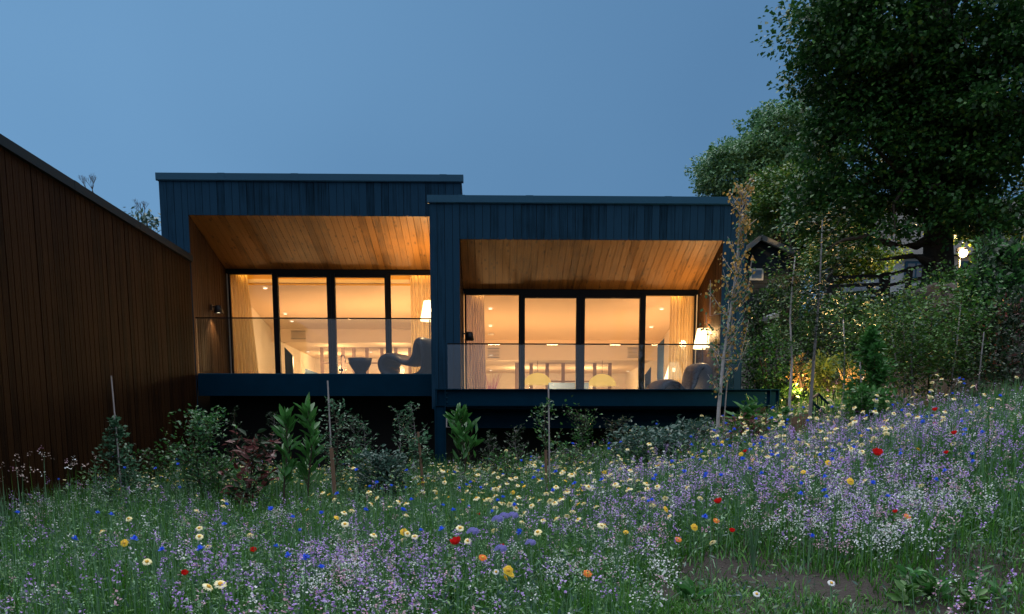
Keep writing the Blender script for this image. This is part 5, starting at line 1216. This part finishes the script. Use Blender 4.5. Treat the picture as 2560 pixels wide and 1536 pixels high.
# --- flowers one could count
def flower_proto(name, h, petals, R, pm, disc=None, droop=.1, tilt=(0, 0), kind='daisy', seed=0):
    r = random.Random(seed); q = MB(); bx, by = r.uniform(-.03, .03), r.uniform(-.03, .03)
    q.tube([(0, 0, -.02), (bx * .5, by * .5, h * .5), (bx, by, h)], [.0028, .0022, .0018], 4, cap=False)
    for k in range(4):
        u = r.uniform(.15, .75); a = r.uniform(0, 6.28); l_ = r.uniform(.03, .06); c, s = math.cos(a), math.sin(a)
        p0 = Vector((bx * u, by * u, h * u)); q.poly([p0, p0 + Vector((c * l_ * .5 - s * .005, s * l_ * .5 + c * .005, l_ * .4)), p0 + Vector((c * l_, s * l_, l_ * .5)), p0 + Vector((c * l_ * .5 + s * .005, s * l_ * .5 - c * .005, l_ * .4))])
    root = q.build(name, M['grass2'], None, (0, 0, 0))
    tx, ty = tilt; cn = Vector((bx, by, h)); R3 = Matrix.Rotation(tx, 3, 'X') @ Matrix.Rotation(ty, 3, 'Y')
    tf = lambda v: tuple(cn + R3 @ Vector(v))
    q = MB()
    if kind in ('daisy', 'marigold'):
        for lay in range(2 if kind == 'marigold' else 1):
            for k in range(petals):
                a = 2 * PI * (k + .5 * lay) / petals + r.uniform(-.06, .06); c, s = math.cos(a), math.sin(a); w_ = R * PI / petals * (1.15 if kind == 'daisy' else 1.3); rr = R * r.uniform(.9, 1.05) * (1 - .25 * lay); dz = -R * droop * r.uniform(.3, 1.6) + lay * .004
                q.poly([tf((c * R * .18 + s * w_ * .35, s * R * .18 - c * w_ * .35, lay * .004)), tf((c * rr * .75 + s * w_, s * rr * .75 - c * w_, dz * .5 + .002)), tf((c * rr, s * rr, dz)), tf((c * rr * .75 - s * w_, s * rr * .75 + c * w_, dz * .5 + .002)), tf((c * R * .18 - s * w_ * .35, s * R * .18 + c * w_ * .35, lay * .004))])
    elif kind == 'cornflower':
        for k in range(26):
            a = r.uniform(0, 2 * PI); el = r.uniform(.1, 1.25); rr = R * r.uniform(.75, 1.1); d = Vector((math.cos(a) * math.cos(el), math.sin(a) * math.cos(el), math.sin(el))); sd = d.cross(Vector((0, 0, 1))).normalized() * R * .22
            q.poly([tf((0, 0, 0)), tf(d * rr * .8 + sd), tf(d * rr), tf(d * rr * .8 - sd)])
    elif kind == 'poppy':
        n = 16
        for lay in range(2):
            prof = [(.12, 0), (.55, .18), (.9, .55), (1.0, .95)]
            base = len(q.v)
            for (rr, zz) in prof:
                for k in range(n):
                    a = 2 * PI * k / n + lay * .5; ru = 1 + .10 * math.sin(k * 2.1 + lay) ; q.v.append(tf((math.cos(a) * rr * R * ru * (.95 - .2 * lay), math.sin(a) * rr * R * ru * (.95 - .2 * lay), zz * R * (1.0 + .15 * lay) * ru)))
            for i in range(3):
                for k in range(n): q.f.append((base + i * n + k, base + i * n + (k + 1) % n, base + (i + 1) * n + (k + 1) % n, base + (i + 1) * n + k)); q.m.append(0)
    elif kind == 'phacelia':
        for k in range(70):
            a = r.uniform(0, 2 * PI); rr = R * math.sqrt(r.random()); d = (math.cos(a) * rr, math.sin(a) * rr, .012 * math.cos(rr / R * 1.5) + r.uniform(0, .012)); s_ = .009
            p0 = Vector(d); q.poly([tf(p0), tf(p0 + Vector((s_, 0, s_))), tf(p0 + Vector((0, s_ * .3, s_ * 1.8))), tf(p0 + Vector((-s_, 0, s_)))])
    pt = q.build('petals', M[pm], root, smooth=(kind == 'poppy'))
    if disc:
        q = MB(); rd = R * .38; q.v = []; n = 10
        for (rr, zz) in ((1, 0), (.85, .3), (.5, .5)):
            for k in range(n): a = 2 * PI * k / n; q.v.append(tf((math.cos(a) * rr * rd, math.sin(a) * rr * rd, zz * rd + .002)))
        for i in range(2):
            for k in range(n): q.f.append((i * n + k, i * n + (k + 1) % n, (i + 1) * n + (k + 1) % n, (i + 1) * n + k)); q.m.append(0)
        q.f.append(tuple(2 * n + k for k in range(n))); q.m.append(0)
        q.build('flower_disc', M[disc], root, smooth=True)
    return root
USED = set()
def place(protos, x, y, label, cat, group, sc_=1.0, rot=None):
    p = protos[random.randrange(len(protos))]
    c = p if p.name not in USED else copy_tree(p)
    USED.add(p.name)
    c.location = (x, y, gh(x, y)); s_ = sc_ * random.uniform(.88, 1.12); c.scale = (s_, s_, s_); c.rotation_euler = (0, 0, random.uniform(0, 6.28) if rot is None else rot)
    tag(c, label, cat, group); return c
def drop(proto):
    if proto.name not in USED:
        for ch in list(proto.children): bpy.data.objects.remove(ch)
        bpy.data.objects.remove(proto)
FAC = [flower_proto('cream_daisy', h_, 14, .025, 'f_cream', 'f_disc', .35, t_, 'daisy', i) for i, (h_, t_) in enumerate(((.34, (.5, .1)), (.42, (.2, -.5)), (.48, (-.3, .3)), (.40, (.9, .2)), (.30, (.1, .7)), (.52, (.4, -.2))))]
def scatter(protos, dens, want, label, cat, group, y0=4.6, y1=14.5, p=.5, hm=.42, mind=.10, sc0=1.0):
    got = 0; pts = []
    for _ in range(60):
        x, y = sample(1500, y0, y1, p, pad=.0); px, py = pj(x, y, gz(x, y) + hm); d = dens(px, py)
        k = (rng.random(len(x)) < d) & in_frame(px, py) & (px > 5) & (px < 2555) & (py < 1530) & (bare(x, y) < .5) & ~((x > 6.0) & (y > 13))
        for a, b_ in zip(x[k], y[k]):
            if all((a - c) ** 2 + (b_ - e) ** 2 > mind ** 2 for c, e in pts[-150:]): pts.append((a, b_)); place(protos, float(a), float(b_), label, cat, group, sc0); got += 1
            if got >= want: return got
    return got
dd = lambda px, py: np.clip(1.0 * blob(px, py, 2050, 1080, 300, 80) + 1.0 * blob(px, py, 1620, 1250, 280, 60) + .75 * blob(px, py, 1250, 1290, 300, 55) + .30 * blob(px, py, 1350, 1180, 300, 50) + .3 * blob(px, py, 2250, 1030, 160, 50) + .10 * blob(px, py, 500, 1350, 250, 60) + .12 * blob(px, py, 400, 1120, 200, 60) + .004, 0, 1)
print('daisies', scatter(FAC, dd, 290, 'cream and yellow daisy on a thin stem among the meadow flowers', 'daisy', 'cream and yellow daisies in the meadow', sc0=1.15))
for f_ in FAC: drop(f_)
CF = [flower_proto('cornflower', h_, 0, .021, 'f_blue', None, 0, t_, 'cornflower', 20 + i) for i, (h_, t_) in enumerate(((.40, (.3, 0)), (.48, (.1, .4)), (.34, (.5, -.2))))]
dc = lambda px, py: np.clip(.8 * blob(px, py, 1900, 1180, 330, 110) + .5 * blob(px, py, 2300, 1060, 160, 80) + .45 * blob(px, py, 800, 1310, 250, 40) + .3 * blob(px, py, 500, 1420, 250, 70) + .25 * blob(px, py, 1300, 1250, 300, 80) + .25 * blob(px, py, 450, 1150, 200, 50) + .01, 0, 1)
print('cornflowers', scatter(CF, dc, 210, 'bright blue cornflower among the meadow flowers', 'cornflower', 'blue cornflowers in the meadow', sc0=1.2))
for f_ in CF: drop(f_)
MG = [flower_proto('golden_marigold', .42, 16, .030, 'f_yellow', 'f_disc', .1, (1.1, .1), 'marigold', 40), flower_proto('golden_marigold', .36, 15, .026, 'f_yellow', 'f_disc', .2, (.5, .5), 'marigold', 41)]
def put(protos, px, py, hm, label, cat, group=None, s_=1.0, y0=3.6):
    r_ = hit(px, py, hm * s_, y0)
    if r_ is None: return None
    return place(protos, r_[0], r_[1], label, cat, group, s_, rot=0)
for (px, py, lab) in ((2074, 1150, 'large golden marigold facing forward at the top of the flower bank'), (2130, 1207, 'golden marigold below and right of the largest golden one'), (308, 1348, 'pale golden flower alone over the grass at the lower left'),
    (845, 1280, 'golden flower standing beside the bottom of the open holly stake'), (1272, 1430, 'spiky golden flower right of the big red poppy'), (1280, 1417, 'small golden flower touching the spiky one by the white clusters'), (1010, 1334, 'small round golden flower left of the first large daisies')):
    put(MG, px, py, .42, lab, 'marigold', None)
dm = lambda px, py: np.clip(.5 * blob(px, py, 1500, 1220, 500, 100) + .3 * blob(px, py, 2100, 1080, 250, 70) + .2 * blob(px, py, 600, 1130, 300, 60), 0, 1)
scatter(MG, dm, 46, 'small golden marigold mixed into the meadow', 'marigold', 'small golden marigolds in the meadow', sc0=.85)
for f_ in MG: drop(f_)
OR = [flower_proto('orange_marigold', .30, 14, .032, 'f_orange', 'f_disc', .1, (.7, .2), 'marigold', 50)]
for (px, py, lab) in ((2267, 1288, 'orange marigold among the white clusters at the right'), (1207, 1400, 'orange marigold right of the big red poppy'), (1790, 1300, 'orange marigold just below a red poppy'), (1695, 1345, 'small orange marigold beside the white cloud of flowers'), (1468, 1440, 'orange bud above the bare soil in the middle')):
    put(OR, px, py, .30, lab, 'marigold', None, .9)
for f_ in OR: drop(f_)
PO = [flower_proto('red_poppy', .40, 0, .030, 'f_red', None, 0, (.5, .1), 'poppy', 60), flower_proto('red_poppy', .46, 0, .026, 'f_red', None, 0, (.2, -.3), 'poppy', 61)]
for (px, py, s_, lab) in ((1142, 1397, 1.25, 'largest red poppy in the lower middle of the meadow'), (2196, 1152, 1.25, 'large red poppy right of the golden marigolds on the flower bank'), (2338, 1034, 1.1, 'upper red poppy of the pair beside a daisy at the top of the bank'), (2340, 1052, .9, 'lower red poppy of the pair at the top of the bank'),
    (2385, 1102, 1.0, 'single red poppy near the blurred right end of the bank'), (1796, 1286, 1.1, 'dark red poppy low on the bank above the orange marigold'), (1255, 1408, .8, 'small red poppy between the big poppy and the white clusters'), (636, 1370, .9, 'soft red poppy over the lower left lilac spikes'),
    (1863, 1139, .9, 'red poppy hanging beneath a daisy near the birch foot'), (2366, 1139, .9, 'dark red poppy below the single red one near the right end'), (466, 1440, .7, 'tiny dark red poppy inside the lower left lilac patch'), (1832, 1335, .7, 'tiny red poppy in the leaves above the bare soil'), (1198, 1300, .6, 'small red poppy right of the phacelia heads'), (2238, 1296, .7, 'small crimson poppy left of the orange marigold at the right')):
    put(PO, px, py, .40, lab, 'poppy', None, s_)
for f_ in PO: drop(f_)
PH = [flower_proto('phacelia', .38, 0, .030, 'f_lav', None, 0, (.2, 0), 'phacelia', 70)]
for (px, py, lab) in ((1250, 1304, 'lavender phacelia head, left one of the touching pair'), (1271, 1309, 'lavender phacelia head, right one of the touching pair'), (1233, 1322, 'tall lavender phacelia head just left of the touching pair'), (1171, 1353, 'lavender phacelia head directly under a large daisy'), (1240, 1391, 'lavender phacelia head above the orange marigold'), (1316, 1353, 'loose lavender phacelia head right of the others')):
    put(PH, px, py, .38, lab, 'phacelia', None, 1.1)
for f_ in PH: drop(f_)
OX = [flower_proto('white_daisy', .20, 15, .024, 'f_white', 'f_disc', .15, (.8, .1), 'daisy', 80)]
for (px, py, lab) in ((1898, 1481, 'white daisy above the grass at the bottom, left of the other'), (2085, 1457, 'white daisy on the bare soil edge at the bottom right'), (1246, 1438, 'small white daisy left of the spiky golden flower')):
    put(OX, px, py, .20, lab, 'daisy', None, 1.0)
for f_ in OX: drop(f_)
for (px, py, lab) in ((1040, 1334, 'first large daisy in the row left of the phacelia'), (1140, 1335, 'second large daisy in the row left of the phacelia'), (1166, 1341, 'large daisy resting on a lavender phacelia head'), (862, 1316, 'large daisy leaning out above the blue flowers at the left'),
                      (490, 1312, 'upper large daisy over the lower left meadow'), (494, 1347, 'white petalled large daisy below the upper one at the lower left'), (372, 1396, 'ragged pale daisy at the left edge of the lilac patch'), (570, 1476, 'large daisy at the bottom of the lilac patch')):
    F1 = flower_proto('large_daisy', .36, 15, .031, 'f_cream', 'f_disc', .25, (.75, .1), 'daisy', px); put([F1], px, py, .36, lab, 'daisy', None, 1.0)
# broad leaved rosettes on the bare soil
def rosette(px, py, n_, l_, lab):
    r_ = hit(px, py, 0)
    if r_ is None: return
    x_, y_ = r_; z_ = gh(x_, y_); a = rng.uniform(0, 6.28, n_)
    o = leaves('broadleaf_rosette', np.stack([x_ + np.cos(a) * .01, y_ + np.sin(a) * .01, np.full(n_, z_)], 1), np.stack([np.cos(a), np.sin(a), rng.uniform(.5, 1.4, n_)], 1), l_ * rng.uniform(.7, 1.1, n_), .34, .2, [M['leaf_laurel']], None, origin=(x_, y_, z_), six=True, up=.5)
    tag(o, lab, 'plant')
rosette(1735, 1500, 13, .17, 'broad leaved rosette on the bare soil at the bottom')
rosette(2195, 1375, 14, .16, 'yellowish broad leaved rosette under the pink cluster')
rosette(1848, 1400, 8, .07, 'tiny rosette on the bare soil above the feathery stem')
rosette(2270, 1360, 12, .15, 'dark broad leaved rosette left of the white cluster at the right')
rosette(1610, 1490, 12, .13, 'broad grey green rosette left of the bottom one')
random.seed(77)
for k in range(26):
    px_ = random.choice((random.uniform(1080, 1480), random.uniform(1080, 1480), random.uniform(300, 900), random.uniform(2250, 2500))); py_ = random.uniform(1465, 1532)
    r_ = hit(px_, py_, 0)
    if r_ is None: continue
    x_, y_ = r_; z_ = gh(x_, y_); m_ = random.randint(12, 22); a = rng.uniform(0, 6.28, m_); hgt = rng.uniform(0, .10, m_)
    o = leaves('leafy_weed', np.stack([x_ + np.cos(a) * .02, y_ + np.sin(a) * .02, z_ + hgt], 1), np.stack([np.cos(a), np.sin(a), rng.uniform(.2, 1.2, m_)], 1), random.uniform(.07, .12) * rng.uniform(.6, 1.1, m_), .42, .2, [M['leaf_laurel' if k % 2 else 'leaf']], None, origin=(x_, y_, z_), six=True, up=.5)
    tag(o, 'leafy green weed in the grass along the bottom edge', 'plant', 'leafy weeds along the bottom edge')
# feathery grey stem on the bare soil
r_ = hit(1882, 1432, 0); x_, y_ = r_; q = MB()
for k in range(26):
    a = random.uniform(0, 6.28); R = random.uniform(.02, .10); hh_ = random.uniform(.28, .42)
    q.tube([(x_, y_, gh(x_, y_) - .02), (x_ + R * .2 * math.cos(a), y_ + R * .2 * math.sin(a), gh(x_, y_) + hh_ * .4), (x_ + R * math.cos(a), y_ + R * math.sin(a), gh(x_, y_) + hh_)], [.003, .002, .001], 3, cap=False)
tag(q.build('feathery_plant', M['grass2'], None, (x_, y_, gh(x_, y_))), 'grey green feathery plant rising from the bare soil', 'plant')
# clods and pebbles
x, y = sample(2600, 4.2, 14, .3); k = bare(x, y) > .25; x, y = x[k][:900], y[k][:900]; n = len(x)
s_ = rng.uniform(.006, .022, n)[:, None, None]
oc = np.array([[1, 0, 0], [-1, 0, 0], [0, 1, 0], [0, -1, 0], [0, 0, .7], [0, 0, -.7]], float)
V = oc[None] * s_ * rng.uniform(.6, 1.3, (n, 6, 1)) + np.stack([x, y, gz(x, y)], 1)[:, None, :]
tf_ = np.array([[0, 2, 4], [2, 1, 4], [1, 3, 4], [3, 0, 4], [2, 0, 5], [1, 2, 5], [3, 1, 5], [0, 3, 5]])
o = npmesh('soil_clods', V.reshape(-1, 3), tris=(np.arange(n)[:, None, None] * 6 + tf_[None]).reshape(-1, 3), mats=[M['rock']])
tag(o, 'small clods and pebbles on the bare soil', kind='stuff')
print('objects', len(sc.objects))
